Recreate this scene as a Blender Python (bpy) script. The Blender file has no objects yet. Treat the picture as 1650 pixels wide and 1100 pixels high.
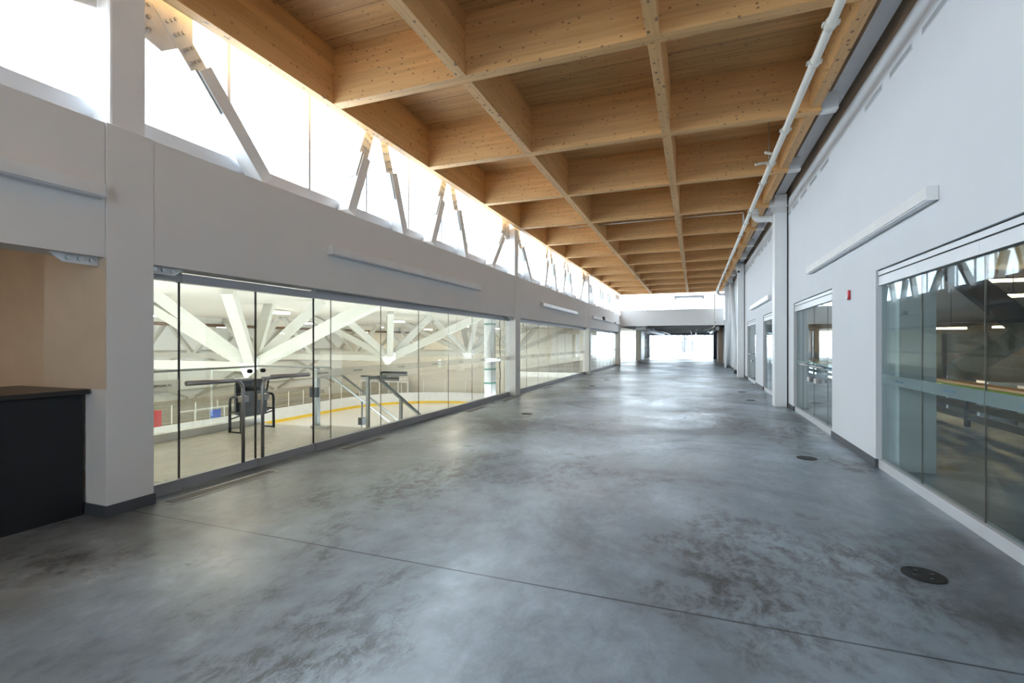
import bpy, math, random
from mathutils import Vector, Matrix
random.seed(7)
scene = bpy.context.scene
COL = scene.collection

# ------------------------------------------------------------------ camera, sky, exposure
cam_data = bpy.data.cameras.new('camera')
cam_data.sensor_width = 36.0
cam_data.lens = 36.0 * 782.0 / 1650.0
cam_data.shift_y = 2.5 / 1650.0
cam_data.clip_start = 0.05
cam_data.clip_end = 400
cam = bpy.data.objects.new('camera', cam_data)
cam.location = (0, 0, 1.5)
cam.rotation_euler = (math.radians(90), 0, math.atan(294.0 / 782.0))
COL.objects.link(cam)
scene.camera = cam

SKY_STRENGTH = 12.6
ARENA_LAMP = 37.0
world = bpy.data.worlds.new('overcast_sky')
scene.world = world
world.use_nodes = True
bg = world.node_tree.nodes['Background']
bg.inputs['Color'].default_value = (0.79, 0.905, 1.0, 1)
bg.inputs['Strength'].default_value = SKY_STRENGTH

scene.view_settings.view_transform = 'Standard'
scene.view_settings.look = 'None'
scene.view_settings.gamma = 1.0
scene.view_settings.use_curve_mapping = False
scene.view_settings.exposure = 0.0
cy = scene.cycles
cy.use_denoising = True
cy.max_bounces = 14
cy.diffuse_bounces = 7
cy.glossy_bounces = 6
cy.transmission_bounces = 8
cy.transparent_max_bounces = 32
cy.caustics_reflective = False
cy.caustics_refractive = False
cy.sample_clamp_indirect = 6.0

def portal(x, y, z, sx, sy, direction):
    d = bpy.data.lights.new('daylight_portal', 'AREA')
    d.shape = 'RECTANGLE'
    d.size, d.size_y = sx, sy
    d.cycles.is_portal = True
    o = bpy.data.objects.new('daylight_portal', d)
    o.location = (x, y, z)
    o.rotation_euler = Vector(direction).to_track_quat('-Z', 'Z').to_euler()
    COL.objects.link(o)
portal(-5.35, 13.0, 4.6, 1.9, 41.0, (1, 0, 0))
portal(-1.4, 33.9, 4.25, 7.0, 1.4, (0, -1, 0))
portal(-1.4, 61.0, 1.3, 8.0, 2.6, (0, -1, 0))
portal(1.4, -8.3, 2.8, 1.4, 5.4, (0, 1, 0))

# ------------------------------------------------------------------ mesh helpers
_BOLT = {}
def bolt(p, r, h, m, parent, name='bolt'):
    """one hexagonal bolt head on a face turned to +X"""
    key = (r, h)
    if key not in _BOLT:
        mb = MB().cyl((0, 0, 0), (h, 0, 0), r, 8)
        me = bpy.data.meshes.new('bolt'); me.from_pydata(mb.v, [], mb.f); me.materials.append(m)
        _BOLT[key] = me
    o = bpy.data.objects.new(name, _BOLT[key])
    COL.objects.link(o); o.parent = parent; o.location = Vector(p) - world_loc(parent)
    return o

class MB:
    def __init__(s):
        s.v, s.f, s.sm = [], [], []
    def face(s, pts, smooth=False):
        i = len(s.v)
        s.v += [tuple(p) for p in pts]
        s.f.append(tuple(range(i, i + len(pts))))
        s.sm.append(smooth)
        return s
    def hexa(s, c):
        i = len(s.v)
        s.v += [tuple(p) for p in c]
        for q in ((0, 3, 2, 1), (4, 5, 6, 7), (0, 1, 5, 4), (1, 2, 6, 5), (2, 3, 7, 6), (3, 0, 4, 7)):
            s.f.append(tuple(i + k for k in q)); s.sm.append(False)
        return s
    def box(s, x0, x1, y0, y1, z0, z1):
        x0, x1 = sorted((x0, x1)); y0, y1 = sorted((y0, y1)); z0, z1 = sorted((z0, z1))
        return s.hexa([(x0, y0, z0), (x1, y0, z0), (x1, y1, z0), (x0, y1, z0),
                       (x0, y0, z1), (x1, y0, z1), (x1, y1, z1), (x0, y1, z1)])
    def bar(s, p, q, w, d, side):
        p, q = Vector(p), Vector(q)
        a = (q - p).normalized()
        u = Vector(side); u = (u - a * u.dot(a)).normalized()
        n = a.cross(u)
        c = []
        for e in (p, q):
            for su, sn in ((-1, -1), (1, -1), (1, 1), (-1, 1)):
                c.append(e + u * (su * w / 2) + n * (sn * d / 2))
        return s.hexa(c)
    def tube(s, pts, r, n=10, caps=True):
        pts = [Vector(p) for p in pts]
        i0 = len(s.v)
        up = None
        for k, p in enumerate(pts):
            if k == 0: a = pts[1] - pts[0]
            elif k == len(pts) - 1: a = pts[-1] - pts[-2]
            else: a = (pts[k + 1] - p).normalized() + (p - pts[k - 1]).normalized()
            a.normalize()
            if up is None:
                up = Vector((0, 0, 1)) if abs(a.z) < 0.9 else Vector((1, 0, 0))
            u = up - a * up.dot(a)
            if u.length < 1e-4: u = Vector((0, 1, 0)) - a * a.y
            u.normalize(); up = u
            w = a.cross(u)
            rr = r[k] if isinstance(r, (list, tuple)) else r
            for j in range(n):
                t = 2 * math.pi * j / n
                s.v.append(tuple(p + (u * math.cos(t) + w * math.sin(t)) * rr))
        for k in range(len(pts) - 1):
            for j in range(n):
                a, b = i0 + k * n + j, i0 + k * n + (j + 1) % n
                s.f.append((a, b, b + n, a + n)); s.sm.append(True)
        if caps:
            s.f.append(tuple(i0 + j for j in reversed(range(n)))); s.sm.append(False)
            e = i0 + (len(pts) - 1) * n
            s.f.append(tuple(e + j for j in range(n))); s.sm.append(False)
        return s
    def cyl(s, p, q, r, n=16):
        return s.tube([p, q], r, n)
    def prism(s, pts, off):
        off = Vector(off); n = len(pts)
        i = len(s.v)
        s.v += [tuple(p) for p in pts] + [tuple(Vector(p) + off) for p in pts]
        s.f.append(tuple(i + k for k in reversed(range(n)))); s.sm.append(False)
        s.f.append(tuple(i + n + k for k in range(n))); s.sm.append(False)
        for k in range(n):
            b = (k + 1) % n
            s.f.append((i + k, i + b, i + n + b, i + n + k)); s.sm.append(False)
        return s
    def build(s, name, m, parent=None, bevel=0.0):
        me = bpy.data.meshes.new(name)
        if parent is not None:
            org = world_loc(parent)
        else:
            xs, ys, zs = zip(*s.v)
            org = Vector(((min(xs) + max(xs)) / 2, (min(ys) + max(ys)) / 2, min(zs)))
        me.from_pydata([(v[0] - org.x, v[1] - org.y, v[2] - org.z) for v in s.v], [], s.f)
        me.polygons.foreach_set('use_smooth', s.sm)
        me.materials.append(m)
        me.update()
        o = bpy.data.objects.new(name, me)
        COL.objects.link(o)
        if parent is not None:
            o.parent = parent
        else:
            o.location = org
        if bevel:
            b = o.modifiers.new('bevel', 'BEVEL'); b.width = bevel; b.segments = 2; b.limit_method = 'ANGLE'
        return o

def world_loc(o):
    p = Vector((0, 0, 0))
    while o is not None:
        p = p + o.location; o = o.parent
    return p

def tag(o, label, cat, group=None, kind=None):
    o['label'] = label; o['category'] = cat
    if group: o['group'] = group
    if kind: o['kind'] = kind
    return o
def thing(name, label, cat, loc=(0, 0, 0), group=None, kind=None):
    o = bpy.data.objects.new(name, None)
    o.empty_display_size = 0.2
    o.location = loc
    COL.objects.link(o)
    return tag(o, label, cat, group, kind)
def struct(mb, name, m, label, cat, bevel=0.0):
    return tag(mb.build(name, m, None, bevel), label, cat, None, 'structure')
ORD = ['first', 'second', 'third', 'fourth', 'fifth', 'sixth', 'seventh', 'eighth', 'ninth', 'tenth', 'eleventh', 'twelfth',
       'thirteenth', 'fourteenth', 'fifteenth']

# ------------------------------------------------------------------ materials
def new_mat(name):
    m = bpy.data.materials.new(name); m.use_nodes = True
    return m, m.node_tree.nodes, m.node_tree.links, m.node_tree.nodes['Principled BSDF']
def paint(name, color, rough=0.6, metal=0.0, var=0.04, scale=3.0, bump=0.0, spec=0.5):
    m, n, l, b = new_mat(name)
    tc = n.new('ShaderNodeTexCoord')
    no = n.new('ShaderNodeTexNoise'); no.inputs['Scale'].default_value = scale; no.inputs['Detail'].default_value = 4
    l.new(tc.outputs['Object'], no.inputs['Vector'])
    mr = n.new('ShaderNodeMapRange')
    mr.inputs['From Min'].default_value = 0.3; mr.inputs['From Max'].default_value = 0.7
    mr.inputs['To Min'].default_value = 1 - var; mr.inputs['To Max'].default_value = 1 + var
    l.new(no.outputs['Fac'], mr.inputs['Value'])
    mx = n.new('ShaderNodeVectorMath'); mx.operation = 'SCALE'
    mx.inputs[0].default_value = color[:3]
    l.new(mr.outputs['Result'], mx.inputs['Scale'])
    l.new(mx.outputs['Vector'], b.inputs['Base Color'])
    b.inputs['Roughness'].default_value = rough
    b.inputs['Metallic'].default_value = metal
    b.inputs['Specular IOR Level'].default_value = spec
    if bump:
        n2 = n.new('ShaderNodeTexNoise'); n2.inputs['Scale'].default_value = 90
        l.new(tc.outputs['Object'], n2.inputs['Vector'])
        bp = n.new('ShaderNodeBump'); bp.inputs['Strength'].default_value = bump; bp.inputs['Distance'].default_value = 0.004
        l.new(n2.outputs['Fac'], bp.inputs['Height']); l.new(bp.outputs['Normal'], b.inputs['Normal'])
    return m

def ramp(n, stops):
    r = n.new('ShaderNodeValToRGB')
    e = r.color_ramp.elements
    while len(e) < len(stops): e.new(0.5)
    for k, (p, c) in enumerate(stops):
        e[k].position = p; e[k].color = (*c, 1) if len(c) == 3 else c
    return r

def wood(name, axis, light, dark, planks=None, lam=26.0, kr=1.0):
    """pale glued timber: long grain along `axis`, thin laminations, dark knots"""
    m, n, l, b = new_mat(name)
    tc = n.new('ShaderNodeTexCoord')
    mp = n.new('ShaderNodeMapping')
    l.new(tc.outputs['Object'], mp.inputs['Vector'])
    sc = [lam, lam, lam]; sc[axis] = 0.7
    mp.inputs['Scale'].default_value = sc
    g = n.new('ShaderNodeTexNoise'); g.inputs['Scale'].default_value = 1.0; g.inputs['Detail'].default_value = 5; g.inputs['Roughness'].default_value = 0.65
    l.new(mp.outputs['Vector'], g.inputs['Vector'])
    r = ramp(n, [(0.28, dark), (0.5, [(a + c) / 2 for a, c in zip(light, dark)]), (0.72, light)])
    l.new(g.outputs['Fac'], r.inputs['Fac'])
    # big soft tone shifts per lamella
    mp2 = n.new('ShaderNodeMapping'); l.new(tc.outputs['Object'], mp2.inputs['Vector'])
    s2 = [7.0, 7.0, 7.0]; s2[axis] = 0.45; mp2.inputs['Scale'].default_value = s2
    g2 = n.new('ShaderNodeTexNoise'); g2.inputs['Scale'].default_value = 1.0; g2.inputs['Detail'].default_value = 2
    l.new(mp2.outputs['Vector'], g2.inputs['Vector'])
    mr = n.new('ShaderNodeMapRange'); mr.inputs['From Min'].default_value = 0.3; mr.inputs['From Max'].default_value = 0.7
    mr.inputs['To Min'].default_value = 0.86; mr.inputs['To Max'].default_value = 1.1
    l.new(g2.outputs['Fac'], mr.inputs['Value'])
    t1 = n.new('ShaderNodeVectorMath'); t1.operation = 'SCALE'
    l.new(r.outputs['Color'], t1.inputs[0]); l.new(mr.outputs['Result'], t1.inputs['Scale'])
    # knots
    mp3 = n.new('ShaderNodeMapping'); l.new(tc.outputs['Object'], mp3.inputs['Vector'])
    s3 = [17.0, 17.0, 17.0]; s3[axis] = 11.0; mp3.inputs['Scale'].default_value = s3
    vo = n.new('ShaderNodeTexVoronoi'); vo.inputs['Scale'].default_value = 1.0
    l.new(mp3.outputs['Vector'], vo.inputs['Vector'])
    sep = n.new('ShaderNodeSeparateColor'); l.new(vo.outputs['Color'], sep.inputs['Color'])
    gt = n.new('ShaderNodeMath'); gt.operation = 'GREATER_THAN'; gt.inputs[1].default_value = 0.30
    l.new(sep.outputs['Red'], gt.inputs[0])
    rad = n.new('ShaderNodeMath'); rad.operation = 'MULTIPLY_ADD'; rad.inputs[1].default_value = 0.14 * kr; rad.inputs[2].default_value = 0.075 * kr
    l.new(sep.outputs['Green'], rad.inputs[0])
    dv = n.new('ShaderNodeMath'); dv.operation = 'DIVIDE'
    l.new(vo.outputs['Distance'], dv.inputs[0]); l.new(rad.outputs[0], dv.inputs[1])
    kn = n.new('ShaderNodeMapRange'); kn.inputs['From Min'].default_value = 0.55; kn.inputs['From Max'].default_value = 1.3
    kn.inputs['To Min'].default_value = 1.0; kn.inputs['To Max'].default_value = 0.0
    l.new(dv.outputs[0], kn.inputs['Value'])
    km = n.new('ShaderNodeMath'); km.operation = 'MULTIPLY'
    l.new(kn.outputs['Result'], km.inputs[0]); l.new(gt.outputs[0], km.inputs[1])
    k8 = n.new('ShaderNodeMath'); k8.operation = 'MULTIPLY'; k8.inputs[1].default_value = 0.8
    l.new(km.outputs[0], k8.inputs[0])
    mx = n.new('ShaderNodeMix'); mx.data_type = 'RGBA'
    l.new(k8.outputs[0], mx.inputs['Factor']); l.new(t1.outputs['Vector'], mx.inputs['A'])
    mx.inputs['B'].default_value = (0.10, 0.045, 0.018, 1)
    out = mx.outputs['Result']
    if planks:
        ax, width = planks
        sx = n.new('ShaderNodeSeparateXYZ'); l.new(tc.outputs['Object'], sx.inputs[0])
        d1 = n.new('ShaderNodeMath'); d1.operation = 'DIVIDE'; d1.inputs[1].default_value = width
        l.new(sx.outputs[ax], d1.inputs[0])
        fr = n.new('ShaderNodeMath'); fr.operation = 'FRACT'; l.new(d1.outputs[0], fr.inputs[0])
        fl = n.new('ShaderNodeMath'); fl.operation = 'FLOOR'; l.new(d1.outputs[0], fl.inputs[0])
        wn = n.new('ShaderNodeTexWhiteNoise'); wn.noise_dimensions = '1D'; l.new(fl.outputs[0], wn.inputs['W'])
        tone = n.new('ShaderNodeMapRange'); tone.inputs['To Min'].default_value = 0.82; tone.inputs['To Max'].default_value = 1.05
        l.new(wn.outputs['Value'], tone.inputs['Value'])
        lt = n.new('ShaderNodeMath'); lt.operation = 'GREATER_THAN'; lt.inputs[1].default_value = 0.03
        l.new(fr.outputs[0], lt.inputs[0])
        lm = n.new('ShaderNodeMapRange'); lm.inputs['To Min'].default_value = 0.45; lm.inputs['To Max'].default_value = 1.0
        l.new(lt.outputs[0], lm.inputs['Value'])
        m2 = n.new('ShaderNodeMath'); m2.operation = 'MULTIPLY'
        l.new(tone.outputs['Result'], m2.inputs[0]); l.new(lm.outputs['Result'], m2.inputs[1])
        t2 = n.new('ShaderNodeVectorMath'); t2.operation = 'SCALE'
        l.new(out, t2.inputs[0]); l.new(m2.outputs[0], t2.inputs['Scale'])
        out = t2.outputs['Vector']
    l.new(out, b.inputs['Base Color'])
    b.inputs['Roughness'].default_value = 0.55
    return m

def concrete(name, base, stain, warm, rough=(0.22, 0.5), joints=True):
    m, n, l, b = new_mat(name)
    tc = n.new('ShaderNodeTexCoord')
    def noise(scale, detail, rough_=0.6, dist=0.0, map_scale=None):
        t = n.new('ShaderNodeTexNoise'); t.inputs['Scale'].default_value = scale; t.inputs['Detail'].default_value = detail
        t.inputs['Roughness'].default_value = rough_; t.inputs['Distortion'].default_value = dist
        if map_scale:
            mp = n.new('ShaderNodeMapping'); mp.inputs['Scale'].default_value = map_scale
            mp.inputs['Rotation'].default_value = (0, 0, 0.35)
            l.new(tc.outputs['Object'], mp.inputs['Vector']); l.new(mp.outputs['Vector'], t.inputs['Vector'])
        else:
            l.new(tc.outputs['Object'], t.inputs['Vector'])
        return t
    a = noise(0.42, 6, 0.58, 0.5)
    r = ramp(n, [(0.38, [(p * 0.62 + q * 0.38) for p, q in zip(stain, base)]), (0.47, [(p * 0.2 + q * 0.8) for p, q in zip(stain, base)]), (0.55, base), (0.64, [c_ * 1.4 for c_ in base])])
    l.new(a.outputs['Fac'], r.inputs['Fac'])
    w = noise(0.33, 5, 0.6, 0.4)
    wr = n.new('ShaderNodeMapRange'); wr.inputs['From Min'].default_value = 0.52; wr.inputs['From Max'].default_value = 0.72; wr.inputs['To Max'].default_value = 0.5
    l.new(w.outputs['Fac'], wr.inputs['Value'])
    mx = n.new('ShaderNodeMix'); mx.data_type = 'RGBA'
    l.new(wr.outputs['Result'], mx.inputs['Factor']); l.new(r.outputs['Color'], mx.inputs['A']); mx.inputs['B'].default_value = (*warm, 1)
    # scuffed dirty patches: a soft mask broken up by fine trowel marks
    pm = noise(0.55, 9, 0.68, 0.15, (1.0, 0.75, 1.0))
    pr_ = n.new('ShaderNodeMapRange'); pr_.interpolation_type = 'SMOOTHSTEP'
    pr_.inputs['From Min'].default_value = 0.43; pr_.inputs['From Max'].default_value = 0.62
    l.new(pm.outputs['Fac'], pr_.inputs['Value'])
    c = noise(8.0, 14, 0.80, 0.35, (1.0, 0.6, 1.0))
    cr0 = n.new('ShaderNodeMapRange'); cr0.interpolation_type = 'SMOOTHSTEP'
    cr0.inputs['From Min'].default_value = 0.38; cr0.inputs['From Max'].default_value = 0.60; cr0.inputs['To Max'].default_value = 1.0
    l.new(c.outputs['Fac'], cr0.inputs['Value'])
    pk = n.new('ShaderNodeMath'); pk.operation = 'MULTIPLY'
    l.new(pr_.outputs['Result'], pk.inputs[0]); l.new(cr0.outputs['Result'], pk.inputs[1])
    mx2 = n.new('ShaderNodeMix'); mx2.data_type = 'RGBA'
    l.new(pk.outputs[0], mx2.inputs['Factor']); l.new(mx.outputs['Result'], mx2.inputs['A']); mx2.inputs['B'].default_value = (*stain, 1)
    cr = n.new('ShaderNodeMapRange'); cr.inputs['From Min'].default_value = 0.3; cr.inputs['From Max'].default_value = 0.7
    cr.inputs['To Min'].default_value = 0.70; cr.inputs['To Max'].default_value = 1.30
    l.new(c.outputs['Fac'], cr.inputs['Value'])
    s1 = n.new('ShaderNodeVectorMath'); s1.operation = 'SCALE'
    l.new(mx2.outputs['Result'], s1.inputs[0]); l.new(cr.outputs['Result'], s1.inputs['Scale'])
    out = s1.outputs['Vector']
    if joints:
        sx = n.new('ShaderNodeSeparateXYZ'); l.new(tc.outputs['Object'], sx.inputs[0])
        ad = n.new('ShaderNodeMath'); ad.operation = 'ADD'; ad.inputs[1].default_value = JOINT_OFF
        l.new(sx.outputs['Y'], ad.inputs[0])
        md = n.new('ShaderNodeMath'); md.operation = 'PINGPONG'; md.inputs[1].default_value = 2.545
        l.new(ad.outputs[0], md.inputs[0])
        lt = n.new('ShaderNodeMath'); lt.operation = 'GREATER_THAN'; lt.inputs[1].default_value = 0.0075
        l.new(md.outputs[0], lt.inputs[0])
        lm = n.new('ShaderNodeMapRange'); lm.inputs['To Min'].default_value = 0.3; lm.inputs['To Max'].default_value = 1.0
        l.new(lt.outputs[0], lm.inputs['Value'])
        s2 = n.new('ShaderNodeVectorMath'); s2.operation = 'SCALE'
        l.new(out, s2.inputs[0]); l.new(lm.outputs['Result'], s2.inputs['Scale'])
        out = s2.outputs['Vector']
    l.new(out, b.inputs['Base Color'])
    rr = n.new('ShaderNodeMapRange'); rr.inputs['From Min'].default_value = 0.3; rr.inputs['From Max'].default_value = 0.7
    rr.inputs['To Min'].default_value = rough[1]; rr.inputs['To Max'].default_value = rough[0]
    l.new(a.outputs['Fac'], rr.inputs['Value']); l.new(rr.outputs['Result'], b.inputs['Roughness'])
    bp = n.new('ShaderNodeBump'); bp.inputs['Strength'].default_value = 0.06; bp.inputs['Distance'].default_value = 0.003
    l.new(c.outputs['Fac'], bp.inputs['Height']); l.new(bp.outputs['Normal'], b.inputs['Normal'])
    b.inputs['Specular IOR Level'].default_value = 0.42
    return m

def glass(name, tint, f0=0.045, rough=0.0, haze=0.0, haze_color=(0.8, 0.85, 0.85), power=5.0):
    m = bpy.data.materials.new(name); m.use_nodes = True
    n, l = m.node_tree.nodes, m.node_tree.links
    n.clear()
    out = n.new('ShaderNodeOutputMaterial')
    tr = n.new('ShaderNodeBsdfTransparent'); tr.inputs['Color'].default_value = (*tint, 1)
    gl = n.new('ShaderNodeBsdfGlossy'); gl.inputs['Roughness'].default_value = rough
    gl.inputs['Color'].default_value = (0.95, 0.98, 1.0, 1)
    lw = n.new('ShaderNodeLayerWeight'); lw.inputs['Blend'].default_value = 0.5
    pw = n.new('ShaderNodeMath'); pw.operation = 'POWER'; pw.inputs[1].default_value = power
    l.new(lw.outputs['Facing'], pw.inputs[0])
    fr = n.new('ShaderNodeMath'); fr.operation = 'MULTIPLY_ADD'; fr.inputs[1].default_value = 1 - f0; fr.inputs[2].default_value = f0
    l.new(pw.outputs[0], fr.inputs[0])
    mx = n.new('ShaderNodeMixShader')
    base = tr.outputs[0]
    if haze:
        df = n.new('ShaderNodeBsdfDiffuse'); df.inputs['Color'].default_value = (*haze_color, 1)
        tl = n.new('ShaderNodeBsdfTranslucent'); tl.inputs['Color'].default_value = (*haze_color, 1)
        m0 = n.new('ShaderNodeMixShader'); m0.inputs[0].default_value = 0.5
        l.new(df.outputs[0], m0.inputs[1]); l.new(tl.outputs[0], m0.inputs[2])
        m1 = n.new('ShaderNodeMixShader'); m1.inputs[0].default_value = haze
        l.new(tr.outputs[0], m1.inputs[1]); l.new(m0.outputs[0], m1.inputs[2])
        base = m1.outputs[0]
    l.new(fr.outputs[0], mx.inputs[0]); l.new(base, mx.inputs[1]); l.new(gl.outputs[0], mx.inputs[2])
    l.new(mx.outputs[0], out.inputs['Surface'])
    return m

def lamp_mat(name, color, strength):
    m, n, l, b = new_mat(name)
    b.inputs['Base Color'].default_value = (0.9, 0.9, 0.88, 1)
    b.inputs['Emission Color'].default_value = (*color, 1)
    b.inputs['Emission Strength'].default_value = strength
    return m

JOINT_OFF = 0.0      # set with the floor's own origin below
M = {}
M['wall'] = paint('wall_paint', (0.79, 0.78, 0.77), 0.75, var=0.015, scale=1.5, bump=0.03)
M['wall_right'] = paint('right_wall_paint', (0.75, 0.765, 0.80), 0.75, var=0.012, scale=1.5, bump=0.03)  # white paint with the blue of the daylight mixed into its colour
M['taupe'] = paint('taupe_paint', (0.66, 0.52, 0.40), 0.7)
M['tan'] = paint('tan_paint', (0.68, 0.565, 0.44), 0.75)
M['base'] = paint('dark_baseboard_vinyl', (0.075, 0.08, 0.09), 0.5)
M['steel'] = paint('white_painted_steel', (0.84, 0.85, 0.86), 0.45, var=0.02)
M['plate'] = paint('primed_steel_plate', (0.74, 0.73, 0.71), 0.5, var=0.05, scale=8)
M['bolt'] = paint('zinc_bolt', (0.55, 0.57, 0.6), 0.35, metal=0.8)
M['alu'] = paint('grey_aluminium', (0.40, 0.40, 0.42), 0.42, metal=0.35, var=0.02)
M['alu_white'] = paint('pale_aluminium', (0.66, 0.67, 0.70), 0.42, metal=0.2, var=0.02)
M['stainless'] = paint('brushed_steel', (0.48, 0.47, 0.46), 0.38, metal=0.9, var=0.03)
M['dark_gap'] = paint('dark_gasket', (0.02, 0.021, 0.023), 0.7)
M['black'] = paint('black_laminate', (0.010, 0.010, 0.013), 0.5)
M['black_top'] = paint('dark_counter_top', (0.028, 0.024, 0.023), 0.38)
M['plastic'] = paint('black_plastic', (0.012, 0.012, 0.012), 0.45)
M['pipe'] = paint('cream_painted_pipe', (0.72, 0.69, 0.62), 0.4, var=0.03)
M['white'] = paint('white_enamel', (0.82, 0.82, 0.82), 0.4)
M['red'] = paint('red_plastic', (0.55, 0.02, 0.03), 0.4)
M['blue'] = paint('blue_plastic', (0.06, 0.12, 0.5), 0.4)
M['yellow'] = paint('yellow_kick_plate', (0.90, 0.60, 0.02), 0.4)
M['lime'] = paint('lime_yellow_strip', (0.62, 0.70, 0.04), 0.4)
M['galv'] = paint('galvanised_steel', (0.40, 0.41, 0.39), 0.45, metal=0.5, var=0.06, scale=12)
M['ice'] = paint('ice', (0.94, 0.95, 0.96), 0.25, var=0.01)
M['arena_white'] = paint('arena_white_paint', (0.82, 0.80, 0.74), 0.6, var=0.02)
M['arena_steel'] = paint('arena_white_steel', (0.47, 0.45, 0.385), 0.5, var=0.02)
M['arena_ceiling'] = paint('arena_ceiling_fabric', (0.66, 0.62, 0.54), 0.65, var=0.03)
M['arena_wall'] = paint('arena_wall_panel', (0.84, 0.85, 0.81), 0.7, var=0.02)
M['arena_block'] = paint('arena_block_wall', (0.74, 0.70, 0.61), 0.8, var=0.05, scale=6)
M['stand'] = paint('stand_concrete', (0.42, 0.38, 0.31), 0.8, var=0.08)
M['snow'] = paint('snow', (0.86, 0.88, 0.9), 0.9, var=0.03)
M['dark_steel'] = paint('dark_steel', (0.035, 0.036, 0.04), 0.5)
M['grey_steel'] = paint('grey_steel', (0.60, 0.61, 0.63), 0.5)
M['brown'] = paint('brown_boards', (0.36, 0.18, 0.065), 0.6, var=0.15, scale=2)
M['bench'] = paint('bench_slats', (0.10, 0.055, 0.03), 0.5, var=0.2, scale=3)
M['charcoal'] = paint('charcoal_ceiling', (0.06, 0.062, 0.07), 0.8)
M['duct'] = paint('galvanised_duct', (0.55, 0.56, 0.58), 0.4, metal=0.6)
M['joint'] = paint('glass_joint', (0.16, 0.15, 0.13), 0.5)
M['drain'] = paint('black_cast_iron', (0.012, 0.012, 0.013), 0.5)
M['grille'] = paint('floor_grille_metal', (0.17, 0.165, 0.16), 0.5, metal=0.4)
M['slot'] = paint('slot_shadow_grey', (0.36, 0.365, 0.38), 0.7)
M['bark'] = paint('bark', (0.075, 0.075, 0.08), 0.9)
M['house'] = paint('blue_grey_siding', (0.125, 0.14, 0.155), 0.8)
LW, DW = (0.75, 0.445, 0.19), (0.59, 0.315, 0.115)
M['wood_x'] = wood('glulam_cross_grain', 0, LW, DW)
M['wood_y'] = wood('glulam_long_grain', 1, LW, DW, kr=1.5)
M['deck'] = wood('timber_deck', 0, (0.71, 0.43, 0.195), (0.49, 0.275, 0.11), planks=('Y', 0.38), lam=20)
M['floor'] = None
M['glass'] = glass('clear_glass', (0.965, 0.975, 0.95))
M['glass_r'] = glass('cool_glass', (0.80, 0.875, 0.875), f0=0.036, power=6.5)
M['film'] = glass('frosted_film', (0.97, 0.97, 0.95), haze=0.32, haze_color=(0.95, 0.93, 0.88))
M['film_r'] = glass('cool_frosted_film', (0.9, 0.95, 0.95), haze=0.5, haze_color=(0.45, 0.6, 0.62))
M['sky_glass'] = glass('clerestory_glass', (0.97, 0.985, 0.99), f0=0.04)
M['letter'] = paint('dark_lettering', (0.10, 0.095, 0.09), 0.6)
M['letter_r'] = paint('blue_lettering', (0.16, 0.30, 0.42), 0.6)
M['lamp'] = lamp_mat('warm_lamp', (1.0, 0.885, 0.72), ARENA_LAMP)
M['lamp_far'] = lamp_mat('warm_lamp_bright', (1.0, 0.885, 0.72), ARENA_LAMP * 2.2)
M['lamp_dim'] = lamp_mat('gold_lamp', (1.0, 0.72, 0.36), 30.0)

# ------------------------------------------------------------------ floor
FY0, FY1 = -8.0, 61.0
JOINT_OFF = (FY0 + FY1) / 2 - 2.87
M['floor'] = concrete('polished_concrete', (0.30, 0.365, 0.425), (0.06, 0.06, 0.062), (0.28, 0.27, 0.255), (0.25, 0.44))
M['landing'] = concrete('landing_concrete', (0.50, 0.46, 0.385), (0.42, 0.385, 0.32), (0.47, 0.42, 0.34), joints=False)
struct(MB().box(-5.06, 5.3, FY0, FY1, -0.25, 0.0), 'floor', M['floor'], 'polished grey mottled concrete floor of the long concourse', 'floor')

# ------------------------------------------------------------------ left columns
BAY = 10.18
CY = [-7.31, 2.87, 13.05, 23.23, 33.41]
WHICH_COL = ['grey column behind the camera', 'big grey cased column beside the black counter, nearest on the left',
             'second white column along the left glass wall, past the first long wall light',
             'third white column along the left glass wall', 'fourth white column on the left, under the end fascia beam']
for k, y in enumerate(CY):
    c = thing('column', WHICH_COL[k], 'column', (-4.88, y, 0), 'columns along the left wall')
    MB().box(-5.03, -4.725, y - 0.195, y + 0.195, 0.0, 3.395).build('casing', M['wall'], c, 0.004)
    MB().box(-5.0, -4.76, y - 0.15, y + 0.15, 3.395, 4.757).build('upper_post', M['steel'], c, 0.02)
    if k < 2:
        b = MB()
        b.box(-4.725, -4.713, y - 0.207, y + 0.207, 0, 0.1)
        b.box(-5.03, -4.725, y - 0.207, y - 0.195, 0, 0.1)
        b.build('baseboard', M['base'], c)
    # gusset plates with bolts under the wall band
    for s in (-1, 1):
        y0, y1 = y + s * 0.205, y + s * 0.55
        pl = MB().prism([(-4.84, y0, 2.165), (-4.84, y0 + s * 0.25, 2.165), (-4.84, y1, 2.235), (-4.84, y0, 2.235)], (0.02, 0, 0)).build('gusset', M['steel'], c)
        for q in range(3 if k < 3 else 0):
            bolt((-4.82, y0 + s * (0.05 + 0.085 * q), 2.205), 0.02, 0.02, M['bolt'], pl)

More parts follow.
